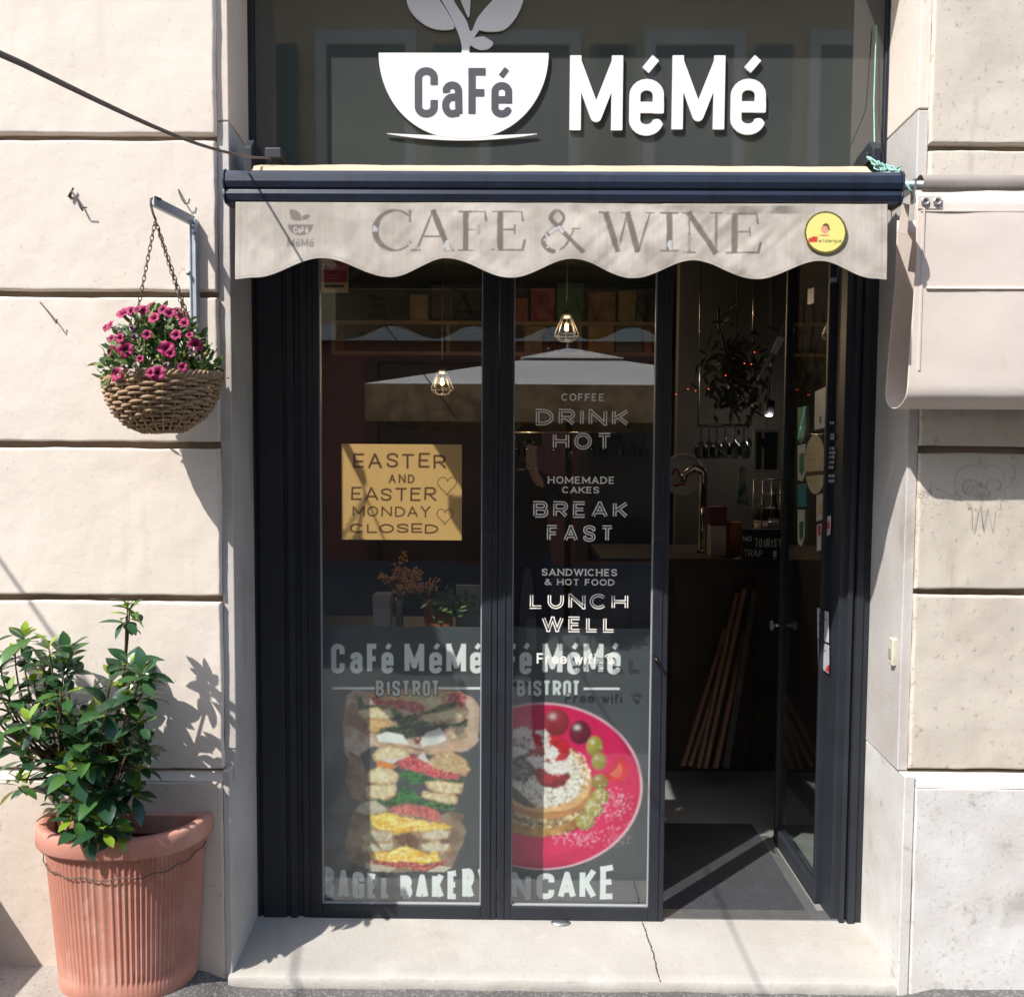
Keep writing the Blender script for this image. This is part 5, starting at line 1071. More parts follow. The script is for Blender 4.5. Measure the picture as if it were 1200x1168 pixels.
for q in range(4):
    pts = [bp_(a, RT + .008 + .007 * math.cos(16 * a + q * 1.57) , .006 + .009 * math.sin(16 * a + q * 1.57) + .004 * math.sin(3 * a)) for a in np.linspace(0, 2 * math.pi, 193)[:-1]]; m.tube(pts, .0048, 5, closed=True)
for k in range(14):
    a = R_.uniform(-.6, .6) if k < 8 else R_.uniform(0, 6.28); c = bp_(a, RT + .012, .0); m.tube([c, c + Vector((R_.uniform(-.005, .03), R_.uniform(-.02, .02), R_.uniform(-.012, .012)))], .002, 4)
m.build('braided_rim', wick, bas)
m = MB(); m.lathe([(0, -.03), (RT * .95, -.03), (RT * .95, -.028), (0, -.028)], (bcx, BY, bzr), 20); m.build('soil', soil, bas)
chm = mat('chain_rust', (120, 104, 90), (84, 70, 60), 60, .6, metal=.5)
hk = tip + Vector((-.004, -.004, -.012))
m = MB(); m.tube([tip + Vector((.012, .012, .008)), tip + Vector((0, 0, .012)), tip + Vector((-.01, -.006, .004)), tip + Vector((-.010, -.006, -.012)), tip + Vector((-.004, -.005, -.036)), tip + Vector((.002, -.003, -.052))], .0032, 6); m.build('hook', chm, bas)
hk = tip + Vector((.001, -.004, -.052))
for i, e in enumerate((bp_(2.75, RT, .05), bp_(5.75, RT, .06), bp_(1.05, RT, .05))):
    m = MB(); n_ = max(int((e - hk).length / .0135), 3); d = (e - hk).normalized(); u = d.orthogonal().normalized(); v = d.cross(u)
    for j in range(n_):
        c = hk.lerp(e, (j + .5) / n_); q = u * .7 + v * .7 if j % 2 else u * .7 - v * .7
        m.tube([c + d * (.0098 * math.cos(a)) + q * (.0046 * math.sin(a)) for a in np.linspace(0, 2 * math.pi, 11)[:-1]], .0014, 4, closed=True)
    m.build('chain', chm, bas)
pet = thing('petunia_plant', 'magenta petunias with small green leaves filling the hanging basket', 'flowering plant', (bcx, BY, bzr))
lv = Leaves(); st_m = MB()
pleaf = mat('petunia_leaf', 'Col', rough=.6); translucent(pleaf, .3)
for k in range(1500):
    a = R_.uniform(0, 6.283); t = R_.uniform(0, 1) ** .6; ph = R_.uniform(0, 1.5)
    q_ = R_.uniform(.35, 1.04) ** .6; r = .142 * math.cos(ph) * q_; z = .0 + .19 * math.sin(ph) * q_
    if R_.random() < .2: r = R_.uniform(.09, .150); z = R_.uniform(-.012, .06)
    c = bp_(a, r, z); c.x -= .012; n_ = (c - Vector((bcx, BY, bzr))).normalized(); d = (n_ + Vector((R_.uniform(-.9, .9), R_.uniform(-.9, .9), R_.uniform(-.5, .9)))).normalized()
    g = R_.uniform(-12, 14); u = R_.random(); col = (86 + g, 112 + g, 54 + g * .5) if u < .6 else ((58 + g, 84 + g, 44) if u < .8 else ((136 + g, 150 + g, 88) if u < .92 else (120 + g, 96 + g, 60)))
    ln = R_.uniform(.018, .040); lv.leaf(c, d, n_, ln, ln * .42, col, curl=R_.uniform(-.1, .5), fold=.2, shape=.5)
for k in range(60):
    a = R_.uniform(0, 6.283); c = bp_(a, R_.uniform(.05, .15), R_.uniform(.0, .15)); st_m.tube([bp_(a, .06, -.02), c], .0016, 4)
st_m.build('stem', mat('petunia_stem', (110, 124, 66), None, rough=.8), pet); lv.build('foliage', pleaf, pet)
mag = mat('petal_magenta', 'Col', rough=.6); translucent(mag, .15)
def flower(c, n_, r, col, thr, wilt=0.0):
    n_ = Vector(n_).normalized(); u = n_.orthogonal().normalized(); v = n_.cross(u); vs = []; cs = []; M_ = 40
    for i, (rr2, h) in enumerate(((.10, -.55), (.22, -.25), (.55, -.03), (.85, .04), (1.0, -.04))):
        for k in range(M_):
            a = 2 * math.pi * k / M_; lob = 1 - .16 * abs(math.cos(2.5 * a)) ** 3 * rr2; w_ = .07 * math.sin(5 * a + 1) * rr2 + wilt * .4 * math.sin(3 * a) * rr2
            vs.append(c + (u * math.cos(a) + v * math.sin(a)) * (r * rr2 * lob * (1 - wilt * .5)) + n_ * (r * (h + w_ - wilt * .5 * rr2))); cs.append((*lin(thr if i < 2 else (col if i < 4 else tuple(min(255, q * 1.06) for q in col))), 1))
    b = MB(); b.add(vs, [(i * M_ + k, i * M_ + (k + 1) % M_, (i + 1) * M_ + (k + 1) % M_, (i + 1) * M_ + k) for i in range(4) for k in range(M_)], True)
    b.tube([c - n_ * r * 1.3, c - n_ * r * .5], [r * .07, r * .11], 6); cs += [(*lin((90, 110, 60)), 1)] * 12
    return b.build('flower', mag, pet, fix=False, col=cs)
for (x, y, dy, s_) in ((144, 366, -.06, 1.1), (153, 364, -.02, 1), (160, 362, -.09, 1), (168, 363, -.08, 1), (190, 362, -.06, 1), (199, 366, -.1, 1.15), (213, 370, -.04, 1.1), (216, 378, -.1, 1), (128, 381, -.06, 1.1), (130, 396, -.1, .8), (147, 410, -.14, 1.15), (132, 412, -.1, 1.2), (195, 408, -.14, 1.25), (200, 414, -.15, .9), (184, 437, -.17, 1.25), (229, 404, -.08, 1.1), (136, 438, -.15, 1.2), (124, 384, -.02, .8), (176, 437, -.18, .7), (140, 396, -.14, .9), (172, 392, -.16, .8), (206, 392, -.14, .9), (180, 372, -.12, 1), (176, 360, -.03, 1.1), (206, 365, -.0, 1), (222, 392, -.1, .8), (164, 420, -.17, .7), (214, 430, -.14, .8)):
    c = PV(x, y, BY + dy); n_ = Vector((R_.uniform(-.5, .3), -1, R_.uniform(-.1, .7))); n_ += (c - Vector((bcx, BY, bzr + .05))) * 3
    g = R_.uniform(-12, 12); flower(c, n_, 0.0172 * s_ * R_.uniform(.85, 1.15), (146 + g, 2, 76 + g * .5), (84, 2, 44))
for (x, y, dy) in ((154, 386, -.13), (158, 396, -.14), (126, 424, -.1), (146, 430, -.16), (152, 436, -.17), (224, 412, -.12), (232, 422, -.1), (194, 430, -.17), (138, 386, -.1), (160, 430, -.17)):
    c = PV(x, y, BY + dy); g = R_.uniform(-14, 14); flower(c, (R_.uniform(-.8, .8), -1, R_.uniform(-.8, .3)), .017, ((122 + g, 84 + g, 104 + g) if R_.random() < .6 else (178 + g, 160 + g, 150 + g)), (74, 44, 62), .8)

# stone trough beyond the left edge of the view (its shadow falls on the foot of the wall)
tr_ = thing('stone_trough', 'plain stone trough against the wall beyond the left edge', 'trough', (-2.3, -.25, 0)); m = MB()
for b_ in ((-2.8, -1.77, -.46, -.41, .02, .5), (-2.8, -1.77, -.08, -.03, .02, .5), (-2.8, -2.75, -.4095, -.0805, .02, .5), (-1.82, -1.77, -.4095, -.0805, .02, .5), (-2.7495, -1.8205, -.4095, -.0805, .03, .4)): m.box(*b_)
m.build('body', conc, tr_)
# ------------------------------------------------------------------ inside the cafe
def struct(name, m, b): o = b.build(name, m); tag(o, kind='structure'); return o
m = MB(); m.box(-2.6, 2.6, .345, 5.2, -.05, .020); struct('interior_floor', tile, m)
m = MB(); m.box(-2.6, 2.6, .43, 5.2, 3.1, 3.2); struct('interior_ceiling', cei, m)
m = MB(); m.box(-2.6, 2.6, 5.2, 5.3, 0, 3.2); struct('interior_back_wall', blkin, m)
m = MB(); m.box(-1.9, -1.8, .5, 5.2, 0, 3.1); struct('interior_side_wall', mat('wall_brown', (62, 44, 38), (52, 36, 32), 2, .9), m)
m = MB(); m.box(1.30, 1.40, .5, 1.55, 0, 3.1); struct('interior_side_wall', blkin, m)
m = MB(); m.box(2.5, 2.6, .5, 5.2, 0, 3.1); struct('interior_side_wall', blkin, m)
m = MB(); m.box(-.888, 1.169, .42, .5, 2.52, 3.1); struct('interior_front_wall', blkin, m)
m = MB(); m.box(.97, 2.49, 2.75, 2.85, 0, 3.099); struct('interior_partition_wall', mat('partition_grey', (80, 78, 76), (68, 66, 65), 2, .9), m)
# doormat
rub = mat('rubber_mat', (58, 60, 64), (48, 50, 54), 20, .8)
n_ = rub.node_tree.nodes; l_ = rub.node_tree.links; wv = n_.new('ShaderNodeTexVoronoi'); wv.inputs['Scale'].default_value = 120; bm_ = n_.new('ShaderNodeBump'); bm_.inputs['Distance'].default_value = .003; l_.new(m_tools['rubber_mat'][3].outputs['Object'], wv.inputs['Vector']); l_.new(wv.outputs[0], bm_.inputs['Height']); l_.new(bm_.outputs[0], n_['Principled BSDF'].inputs['Normal'])
dm = thing('doormat', 'grey rubber doormat with pale metal edging just inside the open doorway', 'doormat', (.74, .6, .02))
m = MB(); m.box(.30, 1.005, .352, 1.04, .021, .028); m.build('mat', rub, dm)
m = MB(); m.box(1.0065, 1.045, .352, .93, .0212, .0262); m.box(.44, 1.16, .29, .3508, .020, .0275); m.build('edging', alu, dm)
# counter with leaning boards
ct = thing('bar_counter', 'dark wooden bar counter deep inside the doorway', 'counter', (1.0, 1.7, 0))
m = MB(); m.box(.45, 2.3, 1.66, 2.2, .021, 1.06); m.build('front', mat('counter_front', (72, 62, 54), (54, 47, 42), 4, .7), ct)
m = MB(); m.box(.40, 2.3, 1.60, 2.25, 1.0605, 1.10); m.build('worktop', dark, ct, bevel=.004)
m = MB()
for x in np.linspace(.55, 2.2, 9): m.box(x - .006, x + .006, 1.652, 1.6595, .06, 1.0)
m.build('batten', dark, ct)
wd = [mat('board_red', (142, 104, 82), (116, 84, 66), 8, .7), mat('board_brown', (140, 108, 84), (112, 84, 64), 8, .7), mat('board_grey', (86, 80, 74), (60, 56, 52), 8, .8)]
for i, (bx, by, tx, ty, w_, k, lab) in enumerate(((800, 897, 850, 735, 5, 0, 'thin reddish board leaning on the counter, leftmost of the bundle'), (808, 897, 858, 745, 5, 1, 'thin brown board leaning second from the left of the bundle'), (818, 900, 863, 695, 5, 1, 'long brown board leaning in the middle of the bundle'), (826, 900, 872, 690, 6, 0, 'long reddish board leaning, tallest of the bundle'), (838, 900, 872, 740, 6, 0, 'dull red board leaning right of the tallest one'), (850, 900, 884, 690, 9, 2, 'wide grey board standing at the right end of the bundle'))):
    a = PV(bx, by, 1.28 + .02 * i); b_ = PV(tx, ty, 1.585); a.z = max(a.z, .022); d = b_ - a; sd_ = d.normalized().cross(Vector((0, 1, 0))).normalized(); up_ = d.normalized().cross(sd_)
    m = MB(); m.obox((a + b_) / 2, d / 2, sd_ * (w_ * .0017), up_ * .012); o = m.build('leaning_board', wd[k], bevel=.002); tag(o, lab, 'board', 'boards leaning on the counter')
# things on and above the counter
gb0 = mat('bottle_black', (30, 36, 28), None, rough=.15, spec=.6)
steel = mat('steel', (186, 180, 172), (160, 156, 150), 30, .22, metal=1.0); porc = mat('porcelain', (176, 170, 166), None, rough=.4)
def simple(name, label, cat, b, m, bevel=0, group=None): o = b.build(name, m, bevel=bevel); return tag(o, label, cat, group)
t = thing('beer_tap', 'tall shiny beer tap column on the bar counter', 'beer tap', (PV(823, 640, 1.85).x, 1.85, 1.10))
c = PV(823, 640, 1.85); zt_ = PV(823, 552, 1.85).z; xx = c.x
m = MB(); m.tube([(xx, 1.85, 1.10), (xx, 1.85, 1.12), (xx, 1.85, zt_ - .02), (xx - .004, 1.85, zt_), (xx - .05, 1.85, zt_ + .02), (xx - .10, 1.85, zt_ - .02), (xx - .105, 1.85, zt_ - .06)], [.04, .022, .02, .02, .018, .016, .014], 12); m.build('column', steel, t)
m = MB(); m.tube([(xx - .012, 1.81, zt_ - .20), (xx - .02, 1.76, zt_ - .19), (xx - .022, 1.755, zt_ - .34)], .008, 8); m.build('spout', steel, t); m = MB(); m.tube([(xx - .015, 1.79, zt_ - .18), (xx - .02, 1.76, zt_ - .06)], [.008, .013], 8); m.build('handle', blk, t)
m = MB(); x_, z_ = P(800, 556, 2.0); m.lathe([(0, 0), (.10, .004), (.112, .012), (.11, .016), (.09, .010), (0, .008)], (0, 0, 0), 32)
m.v = [(x_ + v[0], 2.0 - v[2], z_ + v[1]) for v in m.v]
t = thing('wall_plate', 'round white plate with red strokes hanging behind the tap', 'plate', (x_, 2.0, z_)); m.build('dish', porc, t)
m = MB(); m.tube([(x_ - .06 + i * .012, 1.986, z_ + .03 * math.sin(i * .9)) for i in range(11)], .006, 5); m.tube([(x_ - .05, 1.986, z_ - .06), (x_ + .01, 1.986, z_ - .05)], .006, 5); m.build('stroke', mat('print_red', (150, 52, 56), None), t)
def carton(name, label, px_, y0, y1, wpx, Y, m1, lid=None, deep=.09):
    a = P(px_ - wpx / 2, y1, Y); b_ = P(px_ + wpx / 2, y0, Y); t = thing(name, label, 'box', ((a[0] + b_[0]) / 2, Y, a[1]))
    h = b_[1] - a[1]; m = MB(); zc = a[1] + h * (.62 if lid else .97); m.box(a[0], b_[0], Y, Y + deep, a[1], zc); m.build('carton', m1, t, bevel=.003)
    m = MB(); m.box(a[0] - .002, b_[0] + .002, Y - .002, Y + deep + .002, zc + .0005, b_[1]); m.build('lid', lid or m1, t, bevel=.003); return t
ivory = mat('card_ivory', (178, 164, 158), (160, 146, 140), 5, .7); maroon = mat('card_maroon', (96, 36, 48), (76, 28, 40), 5, .6); orng = mat('card_orange', (150, 86, 44), (120, 66, 34), 8, .7); kraft = mat('card_kraft', (150, 112, 72), (128, 94, 58), 8, .8)
zc1 = P(842, 644, 1.75)
carton('gift_box', 'ivory gift box with a maroon lid standing on the bar counter', 842, 594, 652, 19, 1.72, ivory, maroon); carton('tea_box', 'orange cardboard box beside the ivory gift box on the counter', 862, 612, 654, 15, 1.73, orng)
t = thing('hand_towel', 'pale teal printed towel hanging above the counter', 'towel', PV(871, 548, 1.9)); q = [PV(x, y, 1.9) for x, y in ((867, 547), (875, 548), (874, 570), (878, 592), (863, 590), (865, 570))]; m = MB(); m.add(q + [v + Vector((0, .006, 0)) for v in q], [(0, 1, 2, 5), (5, 2, 3, 4), (11, 8, 7, 6), (10, 9, 8, 11)] + [(i, (i + 1) % 6, (i + 1) % 6 + 6, i + 6) for i in range(6)]); m.build('cloth', mat('towel_teal', (150, 158, 138), (40, 96, 100), 22, .9, contrast=2), t)
# hanging glass lantern
t = thing('hanging_menu_frame', 'white edged menu frame hanging on a wire above the counter', 'frame', PV(898, 528, 1.8)); a = PV(882, 553, 1.8); b_ = PV(914, 503, 1.8)
m = MB()
for (x0, x1, z0, z1) in ((a.x, a.x + .012, a.z, b_.z), (b_.x - .012, b_.x, a.z, b_.z), (a.x + .0121, b_.x - .0121, b_.z - .014, b_.z), (a.x + .0121, b_.x - .0121, a.z, a.z + .012)): m.box(x0, x1, 1.79, 1.81, z0, z1)
m.build('frame', mat('frame_white', (170, 170, 168), None, rough=.5), t); m = MB(); m.box(a.x + .0125, b_.x - .0125, 1.798, 1.806, a.z + .0125, b_.z - .0145); m.build('sheet', mat('menu_sheet', (64, 70, 74), (50, 54, 58), 5, .3), t); m = MB(); m.tube([((a.x + b_.x) / 2, 1.8, b_.z), ((a.x + b_.x) / 2, 1.8, 3.1)], .002, 4); m.build('wire', iron, t)
m = MB(); m.box(a.x + .04, a.x + .052, 1.786, 1.7895, a.z + .013, b_.z - .015); m.build('mullion', mat('frame_pale', (176, 178, 178), None), t)
# slate with chalk writing
t = thing('chalkboard', 'dark slate board chalked NO TOURIST TRAP on the counter front', 'chalkboard', PV(900, 640, 1.59)); a = PV(868, 660, 1.585); b_ = PV(932, 620, 1.585); m = MB(); m.box(a.x, b_.x, 1.57, 1.59, a.z, b_.z); m.build('slate', mat('slate', (40, 42, 46), (32, 34, 38), 6, .8), t)
ck = mat('chalk', (196, 196, 192), None, rough=.9); YC = 1.5695
for w_, x0, x1, y0, y1, tt_, f in (('NO', 871, 881, 628, 634, .16, 0), ('TOURIST', 885, 915, 631, 641, .11, .05), ('TRAP', 872, 894, 644, 652, .11, .05), ('!', 906, 909, 643, 657, .3, 0)): stroke_plate('chalk_writing', ptext(w_, x0, x1, y0, y1, YC, t=tt_, gap=.14, hand=f, din=False), YC, .0008, ck, t, step=.0022)
# wine glasses hung from a rail
gl2 = glass('glass_ware', (206, 212, 212), 1.5)
m = MB(); q0, q1 = PV(818, 498, 1.9), PV(880, 498, 1.9); m.tube([q0, q1], .006, 6); m.tube([q0, (q0.x, 1.9, 3.1)], .004, 6); m.tube([q1, (q1.x, 1.9, 3.1)], .004, 6); simple('glass_rail', 'thin metal rail holding upturned wine glasses over the bar', 'rail', m, steel)
m = MB(); m.lathe([(.030, 0), (.03, -.003), (.005, -.006), (.004, -.07), (.02, -.085), (.034, -.11), (.036, -.135), (.028, -.165), (.026, -.165), (.034, -.135), (.032, -.112), (.018, -.088), (0, -.08)], (0, 0, 0), 16)
g0 = m.build('wine_glass', gl2); tag(g0, 'clear wine glass hanging upside down from the rail over the bar', 'wine glass', 'wine glasses hanging over the bar')
for i, x in enumerate((822, 831, 840, 850, 861, 872)):
    o = g0 if i == 0 else g0.copy()
    if i: COL.objects.link(o)
    o.location = PV(x, 500, 1.9 + .03 * (i % 2))
m = MB(); q0, q1 = PV(596, 507, 3.2), PV(770, 507, 3.2); m.tube([q0, q1], .008, 6); m.tube([q0, (q0.x, 3.2, 3.1)], .005, 6); m.tube([q1, (q1.x, 3.2, 3.1)], .005, 6); simple('glass_rail', 'long metal rail of wine glasses seen through the middle pane', 'rail', m, steel)
for i, x in enumerate((604, 619, 634, 651, 668, 693, 708, 727, 740, 755)):
    o = g0.copy(); COL.objects.link(o); o.location = PV(x, 508, 3.2 + .04 * (i % 2)); o['label'] = 'clear wine glass hanging from the long rail seen through the middle pane'; o['group'] = 'wine glasses behind the middle pane'
rk = thing('wine_rack', 'dark wire wine rack standing on the counter behind the slate board', 'rack', PV(908, 620, 1.95)); m = MB(); a = PV(882, 625, 1.95); b_ = PV(936, 562, 1.95)
for k in range(6): t = k / 5; m.tube([(a.x + (b_.x - a.x) * t, 1.95, 1.101), (a.x + (b_.x - a.x) * t, 1.95, b_.z)], .0035, 5); m.tube([(a.x, 1.95, 1.101 + (b_.z - 1.101) * t), (b_.x, 1.95, 1.101 + (b_.z - 1.101) * t)], .0035, 5)
m.build('grid', steel, rk)
for i, (x, h, lab) in enumerate(((892, .30, 'dark wine bottle behind the wire rack, beside the hanging frame'), (906, .33, 'tall dark wine bottle in the middle behind the wire rack'), (921, .29, 'dark wine bottle behind the wire rack nearest the open door'))):
    m = MB(); c = PV(x, 620, 2.1); m.lathe([(0, 0), (.036, 0), (.038, .01), (.038, h * .6), (.014, h * .75), (.014, h), (0, h)], (c.x, 2.1, 1.101), 14); bt = thing('wine_bottle', lab, 'bottle', (c.x, 2.1, 1.101)); m.build('glass', gb0, bt); m = MB(); m.lathe([(.0388, h * .2), (.0388, h * .5)], (c.x, 2.1, 1.101), 14); m.build('paper_label', ivory, bt)
# paper tag on a slanting wire and dark hanging bouquet
t = thing('paper_tag', 'white paper tag taped to a slanting wire high in the doorway', 'tag', PV(908, 404, 1.3)); m = MB(); q = [PV(x, y, 1.3) for x, y in ((912, 394), (920, 396), (910, 415), (903, 412))]; m.add(q + [v + Vector((0, .004, 0)) for v in q], [(0, 1, 2, 3), (7, 6, 5, 4), (0, 4, 5, 1), (1, 5, 6, 2), (2, 6, 7, 3), (3, 7, 4, 0)]); m.build('paper', mat('tag_white', (220, 220, 214), None), t); m = MB(); m.tube([PV(907, 412, 1.301), PV(897, 430, 1.3), PV(889, 442, 1.3), PV(888, 446, 1.3)], .005, 5); m.tube([PV(914, 394, 1.3), PV(930, 350, 1.35), PV(935, 300, 1.4)], .0015, 4); m.build('wire', mat('cord_white', (150, 150, 146), None), t)
db = thing('hanging_bouquet', 'dark dried bouquet hanging in the shade above the bar', 'bouquet', PV(860, 440, 1.7)); lv = Leaves()
for k in range(260):
    c = PV(862 + R_.gauss(0, 17), 440 + R_.gauss(0, 26), 1.7 + R_.uniform(-.1, .1)); g = R_.uniform(-6, 8); lv.leaf(c, (R_.uniform(-1, 1), R_.uniform(-1, 1), R_.uniform(-1.2, .8)), (0, -1, .3), R_.uniform(.04, .09), R_.uniform(.012, .022), (48 + g, 52 + g, 42 + g))
lv.build('leaves', pleaf, db); m = MB(); m.tube([PV(856, 430, 1.7), PV(842, 380, 1.7), PV(842, 360, 1.7)], .006, 6); m.tube([PV(862, 440, 1.7), (PV(862, 440, 1.7).x, 1.7, 3.1)], .003, 4); m.build('stalk', dark, db)
# back shelf with bottles, lamps, boxes and sacks seen through the middle pane
sh = thing('back_shelf', 'long pale wooden shelf high on the rear wall behind the lamps', 'shelf', (0, 4.9, 2.2)); YB2 = 4.75
pine = mat('pine', (150, 122, 90), (124, 98, 70), 5, .7)
for y in (384, 404): pass
z1 = P(660, 377, YB2)[1]; z2 = P(660, 413, YB2)[1]
m = MB(); m.box(-1.6, 1.25, YB2 - .02, YB2 + .42, z1 - .03, z1); m.build('board', pine, sh); m = MB(); m.box(-1.6, 1.25, YB2 - .02, YB2 + .42, z2 - .03, z2); m.build('board', pine, sh)
for x in (-1.6, -.62, .07, .5, 1.22): m = MB(); m.box(x - .012, x + .012, YB2 - .0, YB2 + .42, z2 + .0005, z1 - .0305); m.build('upright', pine, sh)
def sbox(px0, px1, y0, zb, c1, c2, label, k):
    a = P(px0, y0, YB2 + .05); b_ = P(px1, y0, YB2 + .05); m = MB(); m.box(a[0], b_[0], YB2 + .05, YB2 + .35, zb + .001, a[1]); simple('carton', label, 'box', m, mat('carton_%d' % k, c1, c2, 5, .7, contrast=1.6), .006)
for k, (a, b_, y0, zb, c1, c2, lab) in enumerate(((604, 619, 349, z1, (150, 74, 46), (124, 60, 40), 'orange carton at the left end of the high shelf'), (622, 650, 337, z1, (150, 62, 56), (120, 44, 44), 'red carton on the high shelf left of the green one'), (653, 684, 331, z1, (64, 112, 66), (36, 66, 44), 'green and white carton on the high shelf behind the lamp'), (690, 722, 342, z1, (140, 92, 62), (96, 54, 38), 'brown patterned carton on the high shelf right of the green one'), (725, 746, 341, z1, (150, 128, 58), (128, 108, 50), 'mustard carton on the high shelf beside a bottle'), (615, 640, 382, z2, (150, 128, 62), (110, 96, 50), 'yellow green carton on the lower shelf left of the lamp'), (690, 720, 381, z2, (164, 128, 68), (140, 106, 56), 'ochre carton on the lower shelf right of the lamp'), (722, 752, 382, z2, (54, 92, 72), (42, 70, 60), 'dark green carton at the right of the lower shelf'), (756, 764, 384, z2, (140, 84, 70), (120, 70, 60), 'narrow pink carton at the right end of the lower shelf'), (505, 530, 334, z1, (70, 62, 58), (40, 36, 36), 'dark carton on the high shelf seen through the left pane'), (480, 502, 345, z1, (150, 130, 84), (120, 100, 66), 'straw coloured carton on the high shelf seen through the left pane'))): sbox(a, b_, y0, zb, c1, c2, lab, k)
gb = mat('bottle_dark', (36, 40, 30), None, rough=.12, spec=.6)
for x, zb, lab in ((752, z1, 'dark bottle standing on the high shelf beside the mustard carton'), (643, z2, 'dark bottle standing on the lower shelf left of the lamp')):
    m = MB(); a = P(x, 380, YB2 + .02)[0]; m.lathe([(0, 0), (.07, 0), (.075, .02), (.075, .14), (.06, .18), (.022, .23), (.02, .30), (0, .30)], (a, YB2 + .10, zb + .001), 16); simple('bottle', lab, 'bottle', m, gb)
# pendant lamps
bulbm = mat('bulb_glow', (255, 190, 110), None, emit=((255, 176, 92), 7)); 
for (x, y, Y, lab) in ((664, 383, 2.6, 'wire cage pendant lamp with a glowing bulb in the middle pane'), (518, 447, 3.0, 'lit pendant lamp with a wire shade in the left pane')):
    c = PV(x, y, Y); t = thing('pendant_lamp', lab, 'lamp', c); k = Y + 2.55
    m = MB(); m.lathe([(0, -.026), (.009, -.022), (.011, -.008), (.008, .016), (0, .022)], tuple(c), 12); m.build('bulb', bulbm, t)
    m = MB(); m.tube([c + Vector((0, 0, .075)), Vector((c.x, c.y, 3.1))], .004, 6); m.build('cord', blk, t)
    m = MB(); 
    for j in range(8):
        a = j * math.pi / 4; m.tube([c + Vector((.025 * math.cos(a), .025 * math.sin(a), .07)), c + Vector((.075 * math.cos(a), .075 * math.sin(a), -.05)), c + Vector((.04 * math.cos(a), .04 * math.sin(a), -.085))], .0024, 5)
    for r, z in ((.075, -.05), (.04, -.085), (.028, .07)): m.tube([c + Vector((r * math.cos(a), r * math.sin(a), z)) for a in np.linspace(0, 6.2832, 25)[:-1]], .0024, 5, closed=True)
    m.lathe([(.02, .05), (.032, .07), (.02, .09), (0, .095)], tuple(c), 12); m.build('wire_shade', mat('brass_wire', (20, 14, 10), None, rough=.7), t)
    ld = bpy.data.lights.new('lamp_glow', 'POINT'); ld.energy = 6; ld.color = (1, .72, .42); ld.shadow_soft_size = .03; lo = bpy.data.objects.new('lamp_glow', ld); COL.objects.link(lo); lo.location = c + Vector((0, -.03, -.0)); lo.parent = t; lo.matrix_parent_inverse = Matrix.Translation(-t.location)
t = thing('ceiling_spot', 'small lit spot lamp hanging in the dark above the bar', 'lamp', PV(901, 487, 2.2)); c = PV(901, 487, 2.2)
m = MB(); m.lathe([(.022, 0), (.03, .02), (.03, .08), (0, .09)], tuple(c), 14); m.build('housing', blk, t); m = MB(); m.lathe([(0, -.003), (.014, -.003), (.02, .001), (0, .001)], tuple(c), 14); m.build('bulb', mat('spot_glow', (255, 236, 205), None, emit=((255, 232, 200), 8)), t); m = MB(); m.tube([c + Vector((0, 0, .09)), Vector((c.x, c.y, 3.1))], .003, 5); m.build('cord', blk, t)
ld = bpy.data.lights.new('spot_glow', 'POINT'); ld.energy = 1.3; ld.color = (1, .9, .78); ld.shadow_soft_size = .03; lo = bpy.data.objects.new('spot_glow', ld); COL.objects.link(lo); lo.location = c + Vector((0, -.03, -.03)); lo.parent = t; lo.matrix_parent_inverse = Matrix.Translation(-t.location)
# window ledge behind the posters with its display
YD = .50
ld_ = thing('window_ledge', 'dark wooden display ledge behind the poster tops', 'ledge', (-.3, .6, 1.0)); zl = P(470, 737, YD)[1]
m = MB(); m.box(-.86, -.10, .44, .74, zl - .03, zl); m.build('board', dark, ld_)
for x in (-.84, -.12): m = MB(); m.box(x - .02, x + .02, .46, .72, .021, zl - .0305); m.build('leg', dark, ld_)
carton('tea_tin', 'ivory tin with dark writing left of the dried flowers in the window', 447, 697, 735, 20, YD, ivory, mat('tin_lid', (150, 140, 138), None), .07); 
vz = thing('dried_flowers', 'orange brown dried flowers in a slim vase in the left window', 'dried flowers', PV(468, 735, YD + .02)); lv = Leaves(); c0 = PV(468, 702, YD + .02); m = MB(); vb = PV(468, 735, YD + .02); m.lathe([(0, 0), (.012, 0), (.015, .02), (.012, .07), (.016, .10), (.012, .10), (0, .02)], tuple(vb), 12); m.build('vase', mat('vase_green', (96, 100, 70), None, rough=.3), vz); m = MB()
for k in range(46):
    e = PV(468 + R_.gauss(4, 15), 676 + R_.gauss(0, 9), YD + R_.uniform(-.03, .06))
    if k % 4 == 0: e = PV(490 + R_.uniform(-12, 22), 684 + R_.uniform(-4, 10) - R_.uniform(0, 6), YD + .02)
    m.tube([c0, c0.lerp(e, .5) + Vector((0, 0, .01)), e], .0012, 4)
    for j in range(9):
        g = R_.uniform(-16, 16); lv.leaf(e + Vector((R_.gauss(0, .008), R_.gauss(0, .008), R_.gauss(0, .008))), (R_.uniform(-1, 1), R_.uniform(-1, 1), R_.uniform(-.4, 1)), (0, -1, .2), .014, .007, (228 + g, 166 + g, 88 + g * .5))
m.build('stalks', kraft, vz); lv.build('petals', pleaf, vz)
pb = thing('window_plant', 'small green plant in a brown box behind the bagel poster top', 'plant', PV(510, 735, YD)); a = PV(497, 736, YD); b_ = PV(528, 708, YD); m = MB(); m.box(a.x, b_.x, YD, YD + .1, zl, b_.z); m.build('plant_box', orng, pb, bevel=.003); lv = Leaves()
